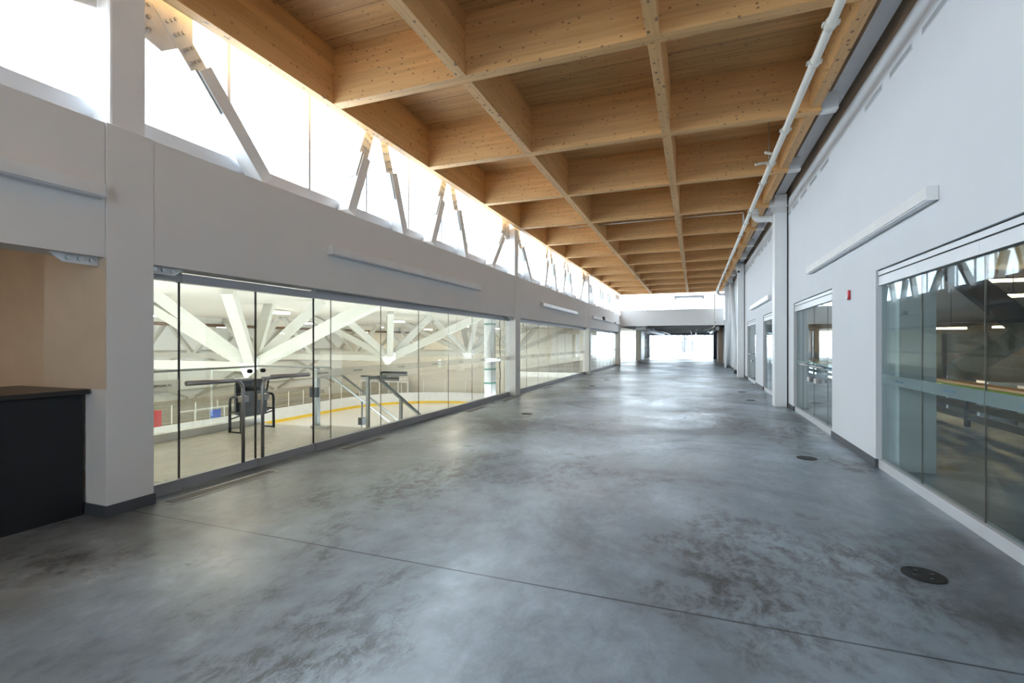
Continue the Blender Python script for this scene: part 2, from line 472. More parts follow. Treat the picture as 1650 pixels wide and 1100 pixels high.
# ------------------------------------------------------------------ left wall band, clerestory sill and windows
BANDS = [('wall_left', CY[0], CY[1]), ('wall_left', CY[1], CY[2]), ('wall_left', CY[2], CY[3]), ('wall_left', CY[3], CY[4])]
BAYNAME = ['over the black counter', 'over the glass double doors', 'in the bay after the second column', 'in the last bay before the end fascia']
for k, (nm, a, b) in enumerate(BANDS):
    a, b = a + 0.2, b - 0.2
    m = MB().box(-5.05, -4.735, a, b, 2.235, 3.39)
    m.box(-5.03, -4.75, a - 0.005, b + 0.005, 2.25, 3.385)
    struct(m, nm, M['wall'], 'grey wall band ' + BAYNAME[k], 'wall')
    w = thing('window_%d' % (k + 1), 'bright clerestory window strip ' + BAYNAME[k], 'window', (-5.12, (a + b) / 2, 3.39), None, 'structure')
    y0, y1 = CY[k], CY[k + 1]
    MB().box(-5.18, -5.06, y0 + 0.001, y1 - 0.001, 3.39, 3.66).build('sill', M['alu_white'], w)
    MB().box(-5.18, -5.06, y0 + 0.001, y1 - 0.001, 5.42, 5.5).build('head', M['alu_white'], w)
    for q in range(8):
        yq = y0 + q * 1.2725
        MB().box(-5.15, -5.09, yq - 0.022, yq + 0.022, 3.66, 5.42).build('mullion', M['alu_white'], w)
        MB().box(-5.135, -5.115, yq + 0.022, yq + 1.2725 - 0.022, 3.66, 5.42).build('pane', M['sky_glass'], w)

# truss of steel braces behind the clerestory, one per bay
def brace_bars(t, y0, y1, nm='brace'):
    n1, n2, n3 = y0 + 2.6, y0 + 5.0, y0 + 7.55
    for (ya, za), (yb, zb) in (((y0 + 0.38, 4.86), (n1, 2.3)), ((y0 + 3.72, 5.0), (n1 + 0.06, 2.3)), ((y0 + 4.02, 5.0), (n2, 2.3)),
                               ((y0 + 6.22, 5.0), (n2 + 0.06, 2.3)), ((y0 + 6.5, 5.0), (n3, 2.3)), ((y1 - 0.38, 4.86), (n3 + 0.06, 2.3))):
        p, q = Vector((-4.93, ya, za)), Vector((-4.93, yb, zb))
        d = (q - p).normalized()
        # part above the wall band only: it meets the band's top
        t_ = (3.465 - p.z) / d.z
        q = p + d * t_
        s = p + d * 0.62
        bar = MB().bar(s, q, 0.2, 0.17, (1, 0, 0)).build(nm, M['steel'], t)
        e = MB()
        e.bar(p, s + d * 0.05, 0.025, 0.21, (1, 0, 0))
        pl = e.build('end_plate', M['plate'], bar)
        sd = Vector((1, 0, 0)).cross(d)
        for u in (0.16, 0.28, 0.42, 0.54):
            for v in (-0.055, 0.0, 0.055):
                c = p + d * u + sd * v
                bolt(c + Vector((0.0125, 0, 0)), 0.017, 0.023, M['bolt'], bar)
        MB().bar(s - d * 0.02 - sd * 0.099, s + d * 0.42 - sd * 0.099, 0.16, 0.026, (1, 0, 0)).build('slot_plate', M['galv'], bar)
    for yg, s in ((y0, 1), (y1, -1)):
        g = MB().prism([(-4.945, yg + s * 0.155, 4.45), (-4.945, yg + s * 0.40, 4.38), (-4.945, yg + s * 0.72, 4.62), (-4.945, yg + s * 0.72, 4.99), (-4.945, yg + s * 0.155, 4.99)],
                       (0.02, 0, 0)).build('gusset', M['plate'], t)
        for r in range(3):
            for c in range(2):
                bolt((-4.925, yg + s * (0.2 + 0.07 * c), 4.52 + r * 0.12), 0.02, 0.025, M['bolt'], g)
for k in range(4):
    t = thing('clerestory_truss', 'white bolted steel diagonals across the clerestory ' + BAYNAME[k], 'truss', (-4.93, (CY[k] + CY[k + 1]) / 2, 3.39), 'trusses in the clerestory')
    brace_bars(t, CY[k], CY[k + 1])

# ------------------------------------------------------------------ ceiling: deck and timber grid
ZB, ZT = 4.757, 5.506
KY = [2.87 + 2.545 * k for k in range(13)]
CH = 0.0775
struct(MB().box(-5.3, 2.6, FY0, 33.5, ZT, ZT + 0.2), 'ceiling', M['deck'], 'knotty timber plank deck above the beam grid', 'ceiling')
for i, y in enumerate(KY):
    nm = 'glulam cross beam over the nearest column, out at the top of the photo' if i == 0 else \
         'glulam cross beam of the timber grid, %s from the top edge of the photo' % ORD[i - 1]
    m = MB()
    for xa, xb in ((-4.605, 1.665),):
        m.box(xa, xb, y - CH, y + CH, ZB, ZT)
    tag(m.build('cross_beam', M['wood_x'], None, 0.004), nm, 'beam', 'glulam cross beams of the ceiling grid')
def long_beam(x0, x1, z0, label, segs=True, ya=FY0 + 0.3):
    m = MB()
    ys = [ya] + KY
    if not segs:
        m.box(x0, x1, ya, KY[-1] + CH, z0, ZT)
    else:
        m.box(x0, x1, ya, KY[0] - CH - 0.001, z0, ZT)
        for a, b in zip(KY[:-1], KY[1:]):
            m.box(x0, x1, a + CH + 0.001, b - CH - 0.001, z0, ZT)
    return tag(m.build('longitudinal_beam', M['wood_y'], None, 0.004), label, 'beam', 'long glulam beams of the ceiling grid')
long_beam(-4.74, -4.606, ZB, 'long glulam edge beam above the left clerestory windows', segs=False)
long_beam(-2.74, -2.605, ZB, 'long glulam beam of the grid, next to the clerestory edge beam')
long_beam(-0.48, -0.345, ZB, 'long glulam beam of the grid, between its neighbour and the white pipe')
long_beam(1.52, 1.65, 4.80, 'long glulam edge beam between the white pipe and the right wall')
# steel edge beam with brackets carrying the cross beams on the right
eb = thing('steel_edge_beam', 'light grey steel beam carrying timber beam ends above the right wall', 'beam', (1.88, 13.0, 5.0))
MB().box(1.79, 1.99, FY0 + 0.3, 33.4, 5.0, ZT - 0.002).build('beam_body', M['grey_steel'], eb)
for y in KY:
    MB().box(1.67, 1.87, y - CH, y + CH, 4.757, 4.772).build('bracket', M['white'], eb)
    g = MB().box(1.672, 1.868, y - CH, y - CH + 0.012, 4.772, 4.998)
    g.box(1.672, 1.868, y + CH - 0.012, y + CH, 4.772, 4.998)
    g.build('bracket_web', M['grey_steel'], eb)

# ------------------------------------------------------------------ left glass wall
GX = -4.95
def word(text, size, loc, rot, m, parent):
    cu = bpy.data.curves.new('lettering', 'FONT'); cu.body = text; cu.size = size; cu.extrude = 0.0008
    cu.align_x = 'CENTER'; cu.align_y = 'CENTER'
    t = bpy.data.objects.new('lettering', cu)
    COL.objects.link(t)
    bpy.context.view_layer.update()
    me = bpy.data.meshes.new_from_object(t.evaluated_get(bpy.context.evaluated_depsgraph_get()))
    bpy.data.objects.remove(t)
    o = bpy.data.objects.new('lettering', me)
    me.materials.clear(); me.materials.append(m)
    o.rotation_euler = rot
    COL.objects.link(o)
    if parent: o.parent = parent; o.location = Vector(loc) - world_loc(parent)
    return o
def word_copy(src, loc, parent):
    o = src.copy(); COL.objects.link(o); o.parent = parent; o.location = Vector(loc) - world_loc(parent)
    return o
W0 = None
def glazing(name, label, x, ys, z0, z1, m, mf, alu, side, depth=0.09, text=True, skip=(), film=True):
    """row of frameless panes between a floor rail and a head rail; ys = pane joints"""
    global W0
    w = thing(name, label, 'window', (x, (ys[0] + ys[-1]) / 2, 0), None, 'structure')
    r = MB(); h = MB()
    for i, (a, b) in enumerate(zip(ys[:-1], ys[1:])):
        if i in skip: continue
        r.box(x - depth / 2, x + depth / 2, a + 0.001, b - 0.001, 0.0, z0)
        h.box(x - depth / 2, x + depth / 2, a + 0.001, b - 0.001, z1, z1 + 0.108)
    r.build('floor_rail', M[alu], w)
    h.build('head_rail', M[alu], w)
    for i, (a, b) in enumerate(zip(ys[:-1], ys[1:])):
        if i in skip: continue
        p = MB().box(x - 0.006, x + 0.006, a + 0.005, b - 0.005, z0 - 0.01, z1 + 0.01).build('pane', M[m], w)
        if film:
            f = MB().box(x + side * 0.0075, x + side * 0.009, a + 0.006, b - 0.006, 1.02, 1.13).build('frosted_band', M[mf], p)
            if text:
                loc = (x + side * 0.0102, (a + b) / 2, 1.073)
                rz = math.radians(90) if side > 0 else math.radians(-90)
                wd = word('AUDITORIUM', 0.036, loc, (math.radians(90), 0, rz), M['letter' if alu == 'alu' else 'letter_r'], f)
        if i > 0 and (i - 1) not in skip:
            MB().box(x - 0.0065, x + 0.0065, a - 0.0025, a + 0.0025, z0, z1).build('joint', M['joint'], w)
    return w
B1 = [3.072, 3.455, 4.39, 5.335, 5.677, 6.877, 8.077, 9.278, 10.47, 11.66, 12.55, 12.85]
glazing('window_5', 'long frameless glass wall right of the glass double doors, overlooking the rink', GX, B1, 0.115, 2.125, 'glass', 'film', 'alu', 1, skip=(1, 2))
# double doors
dr = thing('door_1', 'frameless glass double doors to the rink landing, left wall', 'door', (GX, 4.39, 0), None, 'structure')
MB().box(GX - 0.05, GX + 0.05, 3.456, 5.334, 2.119, 2.208).build('head_rail', M['alu'], dr)
for s, ya, yb in ((-1, 3.46, 4.386), (1, 4.394, 5.33)):
    leaf = MB().box(GX - 0.006, GX + 0.006, ya + 0.004, yb - 0.004, 0.11, 2.118).build('door_leaf', M['glass'], dr)
    MB().box(GX - 0.03, GX + 0.03, ya, yb, 0.012, 0.112).build('bottom_rail', M['alu'], leaf)
    # tube pull: upright, bend, long horizontal bar
    near = 4.39 + s * (0.235 if s < 0 else 0.02)
    yv = 4.15 if s < 0 else 4.42
    hx = GX + 0.075
    pts = [(hx, yv, 0.125), (hx, yv, 0.95)]
    d = s
    if s < 0:
        for t in range(1, 6):
            a = math.pi / 2 * t / 5
            pts.append((hx, yv - 0.09 + 0.09 * math.cos(a), 0.95 + 0.12 * math.sin(a)))
        pts += [(hx, 3.49, 1.085)]
    else:
        for t in range(1, 6):
            a = math.pi / 2 * t / 5
            pts.append((hx, yv + 0.09 - 0.09 * math.cos(a), 0.95 + 0.12 * math.sin(a)))
        pts += [(hx, 5.16, 1.085)]
    pull = MB().tube(pts, 0.02, 10).build('pull_handle', M['stainless'], leaf)
    bar = MB()
    y_a, y_b = (3.48, 4.02) if s < 0 else (4.55, 5.17)
    bar.cyl((hx, y_a, 1.085), (hx, y_b, 1.077), 0.026, 12)
    bar.build('push_bar', M['stainless'], leaf)
    MB().box(hx - 0.02, hx + 0.02, (4.02 if s < 0 else 4.42), (4.25 if s < 0 else 4.55), 1.068, 1.093).build('bar_end', M['stainless'], leaf)
    MB().box(GX - 0.03, GX + 0.05, (4.17 if s < 0 else 4.44), (4.25 if s < 0 else 4.54), 0.81, 0.88).build('lock', M['stainless'], leaf)
    yk = 4.305 if s < 0 else 4.493
    MB().cyl((GX - 0.02, yk, 1.165), (GX + 0.02, yk, 1.165), 0.024, 14).build('round_pull', M['dark_gap'], leaf)
MB().box(GX - 0.02, GX + 0.0075, 4.3865, 4.3935, 0.02, 2.118).build('meeting_gasket', M['dark_gap'], dr)
for yq in (3.457, 5.333):
    MB().box(GX - 0.012, GX + 0.012, yq - 0.004, yq + 0.004, 0.02, 2.118).build('jamb_gasket', M['dark_gap'], dr)
# closer slot light strip over the doors (gap shows the lit rink side)
for k, lab in ((2, 'glass wall with pale reflections after the second left column'), (3, 'glass wall after the third left column, toward the end window')):
    ya, yb = CY[k] + 0.2, CY[k + 1] - 0.2
    n = 8
    glazing('window_%d' % (k + 4), lab, GX, [ya + (yb - ya) * q / n for q in range(n + 1)], 0.115, 2.125, 'glass', 'film', 'alu', 1)

# linear wall lights, left
def linear_light(name_label, x0, x1, ya, yb, z0, z1, grp):
    t = thing('linear_wall_light', name_label, 'light', ((x0 + x1) / 2, (ya + yb) / 2, z0), grp)
    MB().box(x0, x1, ya + 0.004, yb - 0.004, z0 + 0.012, z1).build('housing', M['white'], t, 0.004)
    MB().box(x0 + 0.012, x1 - 0.012, ya + 0.01, yb - 0.01, z0, z0 + 0.011).build('diffuser', M['alu_white'], t)
    for ye in (ya, yb - 0.003):
        MB().box(x0, x1, ye, ye + 0.003, z0, z1).build('end_cap', M['white'], t)
linear_light('white linear wall light over the black counter', -4.733, -4.64, -2.3, 2.63, 2.72, 2.84, 'linear lights on the left wall')
linear_light('long white linear wall light above the rink glass, between first two columns', -4.733, -4.64, 5.36, 10.33, 2.72, 2.84, 'linear lights on the left wall')
linear_light('white linear wall light between second and third left columns', -4.733, -4.64, 15.3, 20.3, 2.71, 2.83, 'linear lights on the left wall')
linear_light('short white linear wall light just past the third left column', -4.733, -4.64, 23.75, 26.3, 2.72, 2.84, 'linear lights on the left wall')
linear_light('short white linear wall light beside the small black speaker', -4.733, -4.64, 27.3, 30.0, 2.72, 2.84, 'linear lights on the left wall')
linear_light('short white linear wall light nearest the end fascia', -4.733, -4.64, 31.0, 33.1, 2.72, 2.84, 'linear lights on the left wall')
sp = thing('wall_speaker', 'small black speaker on the left wall band in the last bay', 'speaker', (-4.70, 26.8, 2.76))
MB().box(-4.733, -4.62, 26.65, 26.95, 2.76, 2.94).build('cabinet', M['plastic'], sp, 0.01)
MB().box(-4.62, -4.615, 26.67, 26.93, 2.78, 2.92).build('grille', M['drain'], sp)

# ------------------------------------------------------------------ counter alcove
ct = thing('counter', 'black counter with dark top beside the big grey column', 'counter', (-5.3, 0.0, 0))
MB().box(-5.9, -5.0, -3.5, 2.655, 0.0, 1.058).build('front_panel', M['black'], ct)
MB().box(-5.95, -4.915, -3.5, 2.655, 1.06, 1.10).build('counter_top', M['black_top'], ct, 0.003)
struct(MB().box(-5.62, -5.035, 2.672, 3.06, 0, 3.2), 'wall_alcove', M['tan'], 'tan stub wall rising behind the counter end', 'wall')
struct(MB().box(-5.06, -4.726, 2.667, 2.6735, 1.102, 2.234), 'trim_1', M['tan'], 'tan face of the column above the counter', 'trim')
struct(MB().box(-8.2, -8.0, -4.0, 3.06, -0.25, 3.2), 'wall_back', M['tan'], 'tan back wall of the dim room behind the counter', 'wall')
struct(MB().box(-8.0, -5.07, 3.065, 3.2, -0.25, 3.2).box(-8.0, -5.07, -4.2, -4.0, -0.25, 3.2), 'wall_side', M['tan'], 'tan side walls of the room behind the counter', 'wall')
struct(MB().box(-8.2, -5.07, -4.2, 3.2, -0.25, -0.01), 'floor', M['landing'], 'floor of the room behind the counter', 'floor')
struct(MB().box(-8.2, -5.07, -4.2, 3.06, 2.95, 3.1), 'ceiling', M['tan'], 'ceiling of the room behind the counter', 'ceiling')
dl = thing('unseen_lamp', 'unseen warm lamp added in the room behind the counter, above the opening', 'lamp', (-6.6, 0.6, 2.9))  # lamp out of view, put in to warm the alcove
MB().box(-6.75, -6.45, 0.0, 1.2, 2.9, 2.945).build('diffuser', lamp_mat('alcove_lamp', (1.0, 0.78, 0.52), 11.0), dl)

# ------------------------------------------------------------------ right wall
RX = 2.055
OPEN = [(-3.0, 7.05), (9.05, 12.25), (14.3, 17.35), (19.4, 22.3), (27.2, 30.2)]
m = MB()
y = FY0 + 0.3
for a, b in OPEN:
    m.box(RX, RX + 0.25, y, a, 0, 2.375); y = b
m.box(RX, RX + 0.25, y, 33.4, 0, 2.375)
m.box(RX, RX + 0.25, FY0 + 0.3, 33.4, 2.375, 4.87)
struct(m, 'wall_right', M['wall_right'], 'tall white wall along the right side with glazed openings', 'wall')
struct(MB().box(2.1, 2.3, FY0 + 0.3, 33.4, 4.871, ZT - 0.002), 'trim_2', M['taupe'], 'taupe strip above the right white wall', 'trim')
b = MB()
y = FY0 + 0.3
for a, e in OPEN + [(33.4, 0)]:
    b.box(RX - 0.012, RX - 0.0005, y, a + 0.0, 0.002, 0.1)
    if a < 33: b.box(RX - 0.012, RX + 0.05, a, a + 0.012, 0.002, 0.1)
    if e: b.box(RX - 0.012, RX + 0.05, e - 0.012, e, 0.002, 0.1); y = e
struct(b, 'baseboard_right', M['base'], 'dark grey baseboard along the right wall piers', 'baseboard')
RG = RX + 0.062
NAMES_R = ['large cool glass wall at the right edge of the photo', 'glass double doors opening on the right, beyond the fire alarm',
           'glass opening half hidden behind the right white column', 'narrow glass opening with pull bar, between the first two right columns',
           'glazed opening behind the white inverted V braces']
for i, (a, bb) in enumerate(OPEN):
    if i == 0: ys = [-3.0 + 0.013] + [4.82 - 1.12 * q for q in range(6, -1, -1)] + [5.94, 7.035]
    elif i == 1: ys = [9.065, 9.6, 10.6, 11.6, 12.235]
    else: ys = [a + 0.013, a + (bb - a) * 0.33, a + (bb - a) * 0.66, bb - 0.013]
    w = glazing('window_%d' % (8 + i), NAMES_R[i], RG, ys, 0.105, 2.19, 'glass_r', 'film_r', 'alu_white', -1, 0.08, film=(i < 2))
    MB().box(RX + 0.02, RX + 0.10, a + 0.014, bb - 0.014, 2.312, 2.362).build('head_strip', M['alu_white'], w)
    MB().box(RX + 0.03, RX + 0.10, a + 0.014, bb - 0.014, 2.299, 2.3115).build('head_groove', M['dark_gap'], w)
    MB().box(RX + 0.03, RX + 0.10, a + 0.014, bb - 0.014, 2.3625, 2.3745).build('head_groove', M['dark_gap'], w)
def door_pull(yc0, yc1, lock, lab):
    h = thing('door_pull', lab, 'handle', (RG - 0.05, (yc0 + yc1) / 2, 1.07), 'pull bars on the right glass doors')
    MB().cyl((RG - 0.07, yc0, 1.07), (RG - 0.07, yc1, 1.07), 0.019, 10).build('bar', M['stainless'], h)
    for q in (yc0 + 0.08, yc1 - 0.08):
        MB().cyl((RG - 0.07, q, 1.07), (RG - 0.0085, q, 1.07), 0.012, 8).build('stand_off', M['stainless'], h)
    MB().box(RG - 0.05, RG - 0.0065, lock - 0.1, lock + 0.1, 0.755, 0.845).build('lock', M['stainless'], h)
door_pull(9.64, 10.55, 10.3, 'steel pull bar with lock on the nearer right glass door leaf')
door_pull(10.66, 11.5, 10.86, 'steel pull bar with lock on the farther right glass door leaf')
door_pull(20.5, 21.9, 21.0, 'steel pull bar and lock on the narrow right glass door')
# right columns
WR = ['white square column on the right, nearest, carrying a white pipe elbow', 'white square column on the right, second, with a small dark camera on top',
      'white square column on the right, third, at the end fascia']
for k, y in enumerate((13.06, 23.5, 32.95)):
    c = thing('steel_column', WR[k], 'column', (1.9, y, 0), 'columns along the right wall')
    MB().box(1.765, 2.025, y - 0.19, y + 0.19, 0, 4.99 if k < 2 else 4.99).build('shaft', M['steel'], c, 0.012)
    MB().box(1.72, 2.04, y - 0.2, y + 0.2, 4.70, 4.715).build('cap_plate', M['steel'], c)
    MB().box(2.0255, 2.05, y - 0.17, y + 0.17, 0.0, 4.9).build('gap_shade_strip', M['dark_gap'], c)  # dark strip set in the gap in place of its shade
cm = thing('security_camera', 'small dark dome camera near the top of the second right column', 'camera', (1.80, 23.29, 4.55))
MB().tube([(1.80, 23.305, 4.6), (1.80, 23.24, 4.6)], 0.05, 12).build('mount', M['white'], cm)
MB().tube([(1.80, 23.24, 4.6), (1.80, 23.2, 4.6), (1.80, 23.17, 4.6)], [0.045, 0.04, 0.015], 12).build('dome', M['plastic'], cm)
# white drain elbows
def elbow(y, x_col, lab):
    t = thing('pipe_elbow', lab, 'pipe', (1.5, y, 4.4), 'white drain pipe elbows')
    pts = [(x_col, y, 4.53), (1.52, y, 4.53)]
    for q in range(1, 7):
        a = math.pi / 2 * q / 6
        pts.append((1.52 - 0.14 * math.sin(a), y, 4.53 + 0.14 * (1 - math.cos(a))))
    MB().tube(pts, 0.085, 16).build('bend', M['white'], t)
    MB().cyl((1.38, y, 4.66), (1.38, y, 4.72), 0.1, 16).build('collar', M['white'], t)
    MB().cyl((1.38, y, 4.72), (1.38, y, 5.5), 0.085, 16).build('riser', M['white'], t)
    MB().cyl((x_col - 0.0, y, 4.53), (x_col - 0.03, y, 4.53), 0.105, 16).build('flange', M['white'], t)
elbow(13.25, 1.763, 'white pipe elbow turning up from the nearest right column')
elbow(32.95, 1.763, 'white pipe elbow at the far right column by the end fascia')
# inverted V brace
for (yb, lab) in ((26.1, 'white round steel brace leaning from the second right column side'), (31.9, 'white round steel brace leaning from the third right column side')):
    t = thing('steel_brace', lab, 'brace', (1.9, yb, 0), 'inverted V braces on the right')
    ya = 29.0 + (0.35 if yb > 29 else -0.35)
    MB().tube([(1.9, yb, 0.16), (1.9, ya, 4.75)], 0.105, 14).build('tube', M['steel'], t)
    MB().box(1.8, 2.0, yb - 0.16, yb + 0.16, 0, 0.16).build('foot', M['base'], t)
    MB().box(1.885, 1.915, ya - 0.2, ya + 0.2, 4.7, 4.99).build('gusset', M['plate'], t)
# right linear lights
linear_light('long white linear wall light above the right glass doors', 1.962, 2.053, 5.43, 10.5, 2.79, 2.92, 'linear lights on the right wall')
linear_light('white linear wall light on the right wall beyond the nearest right column', 1.962, 2.053, 15.6, 20.4, 2.745, 2.88, 'linear lights on the right wall')
# wall slots
grp = 0
for gi, (start, n, gap, ln, pos) in enumerate(((4.32, 4, 0.835, 0.62, 'in the near row above the right glass wall'), (9.22, 5, 0.835, 0.58, 'in the row above the right glass doors'),
                                              (15.62, 4, 0.80, 0.6, 'in the first row past the nearest right column'), (19.9, 5, 0.74, 0.5, 'in the farthest row before the second right column'))):
    for q in range(n):
        a = start + q * gap
        t = thing('wall_slot_vent', '%s slot vent from the near end, %s' % (ORD[q].capitalize(), pos), 'vent', (RX - 0.004, a + ln / 2, 4.46), 'slot vents high on the right wall')
        f = MB()
        f.box(RX - 0.006, RX - 0.0005, a, a + ln, 4.455, 4.465).box(RX - 0.006, RX - 0.0005, a, a + ln, 4.53, 4.54)
        f.box(RX - 0.006, RX - 0.0005, a, a + 0.01, 4.4655, 4.5295).box(RX - 0.006, RX - 0.0005, a + ln - 0.01, a + ln, 4.4655, 4.5295)
        f.build('frame', M['wall_right'], t)
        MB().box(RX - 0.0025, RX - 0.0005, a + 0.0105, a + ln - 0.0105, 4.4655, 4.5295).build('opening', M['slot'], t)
# fire alarm
al = thing('fire_alarm', 'small red fire alarm strobe on the right white pier', 'alarm', (2.03, 8.1, 2.11))
MB().box(RX - 0.03, RX - 0.001, 8.06, 8.125, 2.11, 2.245).build('body', M['red'], al, 0.006)
MB().box(RX - 0.05, RX - 0.031, 8.07, 8.115, 2.118, 2.16).build('strobe_lens', M['white'], al, 0.006)

# ------------------------------------------------------------------ pipes under the ceiling
sp = thing('sprinkler_pipe', 'long cream sprinkler main running along the right edge of the timber grid', 'pipe', (1.24, 13.0, 4.55))
MB().tube([(1.24, FY0 + 0.4, 4.6), (1.24, 33.1, 4.6)], 0.045, 14).build('main', M['pipe'], sp)
for yq in (5.5, 6.2, 8.02, 9.42, 10.5, 12.65, 13.9, 15.43, 17.92, 19.4, 21.03, 23.28, 25.5, 28.0, 30.5):
    cp = MB().cyl((1.24, yq - 0.035, 4.6), (1.24, yq + 0.035, 4.6), 0.058, 14).build('coupling', M['pipe'], sp)
    for xq in (1.165, 1.295):
        MB().box(xq, xq + 0.02, yq - 0.028, yq + 0.028, 4.585, 4.615).build('coupling_bolt', M['pipe'], cp)
for yq in (4.9, 9.7, 14.7, 19.8, 24.9):
    MB().cyl((1.24, yq, 4.646), (1.24, yq, 5.5), 0.008, 6).build('hanger_rod', M['galv'], sp)
MB().tube([(1.20, 9.35, 4.6), (1.05, 9.3, 4.58), (0.98, 9.28, 4.56)], 0.02, 8).build('branch_stub', M['pipe'], sp)
MB().tube([(1.20, 8.95, 4.6), (1.08, 8.9, 4.62)], 0.022, 8).build('branch_stub', M['pipe'], sp)
dp = thing('drop_pipe', 'cream pipe dropping in front of the end fascia and bending away', 'pipe', (1.2, 33.2, 2.4))
MB().tube([(1.24, 33.12, 4.6), (1.2, 33.22, 4.58), (1.2, 33.25, 4.45), (1.2, 33.25, 2.68), (1.19, 33.28, 2.58), (1.13, 33.48, 2.5), (0.95, 34.4, 2.42), (0.6, 35.6, 2.38)], 0.05, 12).build('run', M['pipe'], dp)
MB().cyl((1.2, 33.25, 2.8), (1.2, 33.25, 2.95), 0.066, 12).build('coupling', M['pipe'], dp)
bp = thing('branch_pipe', 'thin cream pipe crossing the timber cell beyond the second left column', 'pipe', (-1.1, 14.1, 4.9))
MB().tube([(-3.46, 13.95, 4.88), (-3.43, 13.95, 4.9), (-2.745, 13.95, 4.9)], 0.018, 8).build('run', M['pipe'], bp)
MB().tube([(-2.6, 13.95, 4.9), (-0.485, 13.95, 4.9)], 0.018, 8).build('run', M['pipe'], bp)
MB().tube([(-0.34, 13.95, 4.9), (1.16, 13.95, 4.9), (1.2, 13.97, 4.88), (1.21, 14.0, 4.65)], 0.018, 8).build('run', M['pipe'], bp)

# ------------------------------------------------------------------ floor drains and grilles
for i, (x, y, lab) in enumerate(((1.385, 3.87, 'black round floor drain nearest the camera, by the right glass wall'),
                                 (1.37, 7.27, 'black round floor drain beside the right white pier'),
                                 (1.375, 14.1, 'black round floor drain on the right, just past the nearest right column'),
                                 (1.36, 16.36, 'black round floor drain on the right, fourth from the camera'),
                                 (-3.33, 9.74, 'black round floor drain nearest on the left half of the floor'),
                                 (-3.33, 16.78, 'black round floor drain second along the left half'),
                                 (-3.33, 19.8, 'black round floor drain farthest along the left half'))):
    d = thing('floor_drain', lab, 'drain', (x, y, 0), 'round floor drains')
    MB().cyl((x, y, 0.0005), (x, y, 0.006), 0.118, 32).build('cover', M['drain'], d)
    r = MB()
    for q in range(4):
        a = q * math.pi / 2 + 0.4
        r.cyl((x + 0.06 * math.cos(a), y + 0.06 * math.sin(a), 0.0062), (x + 0.06 * math.cos(a), y + 0.06 * math.sin(a), 0.009), 0.012, 10)
    r.build('screw_plug', M['base'], d)
for a, b, lab in ((3.1, 4.35, 'floor grille in front of the glass double doors'), (5.52, 6.47, 'floor grille just right of the glass double doors'),
                  (9.5, 10.45, 'floor grille halfway along the rink glass'), (11.6, 12.5, 'floor grille just before the second left column'),
                  (15.2, 16.2, 'floor grille past the second left column')):
    g = thing('floor_grille', lab, 'grille', (-4.62, (a + b) / 2, 0), 'floor grilles along the left glass')
    f = MB().box(-4.71, -4.69, a, b, 0.0005, 0.005).box(-4.55, -4.53, a, b, 0.0005, 0.005).box(-4.69, -4.55, a, a + 0.02, 0.0005, 0.005).box(-4.69, -4.55, b - 0.02, b, 0.0005, 0.005)
    f.build('frame', M['alu'], g)
    s = MB()
    for q in range(6):
        x0 = -4.685 + q * 0.0225
        s.box(x0, x0 + 0.014, a + 0.021, b - 0.021, 0.0005, 0.004)
    s.build('bars', M['grille'], g)

# ------------------------------------------------------------------ end wall over the low passage
m = MB().box(-4.72, 1.76, 33.50, 33.75, 2.64, 3.66)
struct(m, 'wall_end', M['wall'], 'grey fascia band across the end of the concourse', 'wall')
struct(MB().box(-5.3, 2.6, 33.51, 33.75, 3.665, 3.70).box(-5.3, 2.6, 33.51, 33.75, 5.44, ZT + 0.2), 'trim_3', M['alu_white'], 'pale sill and head of the end clerestory', 'trim')
w = thing('window_13', 'frosted bright clerestory across the end wall above the fascia', 'window', (-1.4, 33.6, 3.7), None, 'structure')
xs = [-5.3, -4.1, -2.92, -1.757, -0.594, 0.58, 1.77, 2.6]
for a, b in zip(xs[:-1], xs[1:]):
    MB().box(a + 0.02, b - 0.02, 33.6, 33.62, 3.70, 5.44).build('pane', M['sky_glass'], w)
    if a > -5.2: MB().box(a - 0.02, a + 0.02, 33.57, 33.65, 3.70, 5.44).build('mullion', M['alu_white'], w)
ru = thing('rooftop_unit', 'pale rooftop air unit seen faintly behind the end clerestory', 'air unit', (-0.65, 41.0, 3.6))
MB().box(-1.35, 0.55, 40.2, 41.8, 4.1, 5.05).build('cabinet', M['grey_steel'], ru)
MB().box(-1.5, 0.7, 40.1, 41.9, 5.051, 5.2).build('hood', M['dark_steel'], ru)
MB().box(-1.2, 0.4, 40.4, 41.6, 3.02, 4.099).build('curb', M['grey_steel'], ru)

# low passage beyond
struct(MB().box(-5.3, 2.6, 33.76, 61.0, 2.72, 3.0), 'ceiling', M['charcoal'], 'dark low ceiling of the passage beyond the fascia', 'ceiling')
struct(MB().box(1.99, 2.3, 33.42, 60.5, 0, 2.71), 'wall_right', M['wall_right'], 'white side wall of the low passage at the far right', 'wall')
dk = thing('ceiling_duct', 'bright galvanised duct under the far dark ceiling, left side', 'duct', (-3.4, 45.0, 2.35))
MB().box(-3.75, -3.1, 34.2, 57.0, 2.42, 2.66).build('run', M['duct'], dk)
for q in range(8):
    MB().box(-3.77, -3.08, 35 + q * 2.8, 35.06 + q * 2.8, 2.40, 2.68).build('flange', M['duct'], dk)
dk = thing('ceiling_duct', 'grey round duct under the far dark ceiling, right side', 'duct', (1.4, 45.0, 2.35))
MB().tube([(1.45, 35.2, 2.5), (1.45, 50, 2.5)], 0.13, 14).build('run', M['duct'], dk)
for q in range(5):
    MB().cyl((1.45, 36 + q * 3, 2.5), (1.45, 36.08 + q * 3, 2.5), 0.15, 14).build('flange', M['duct'], dk)
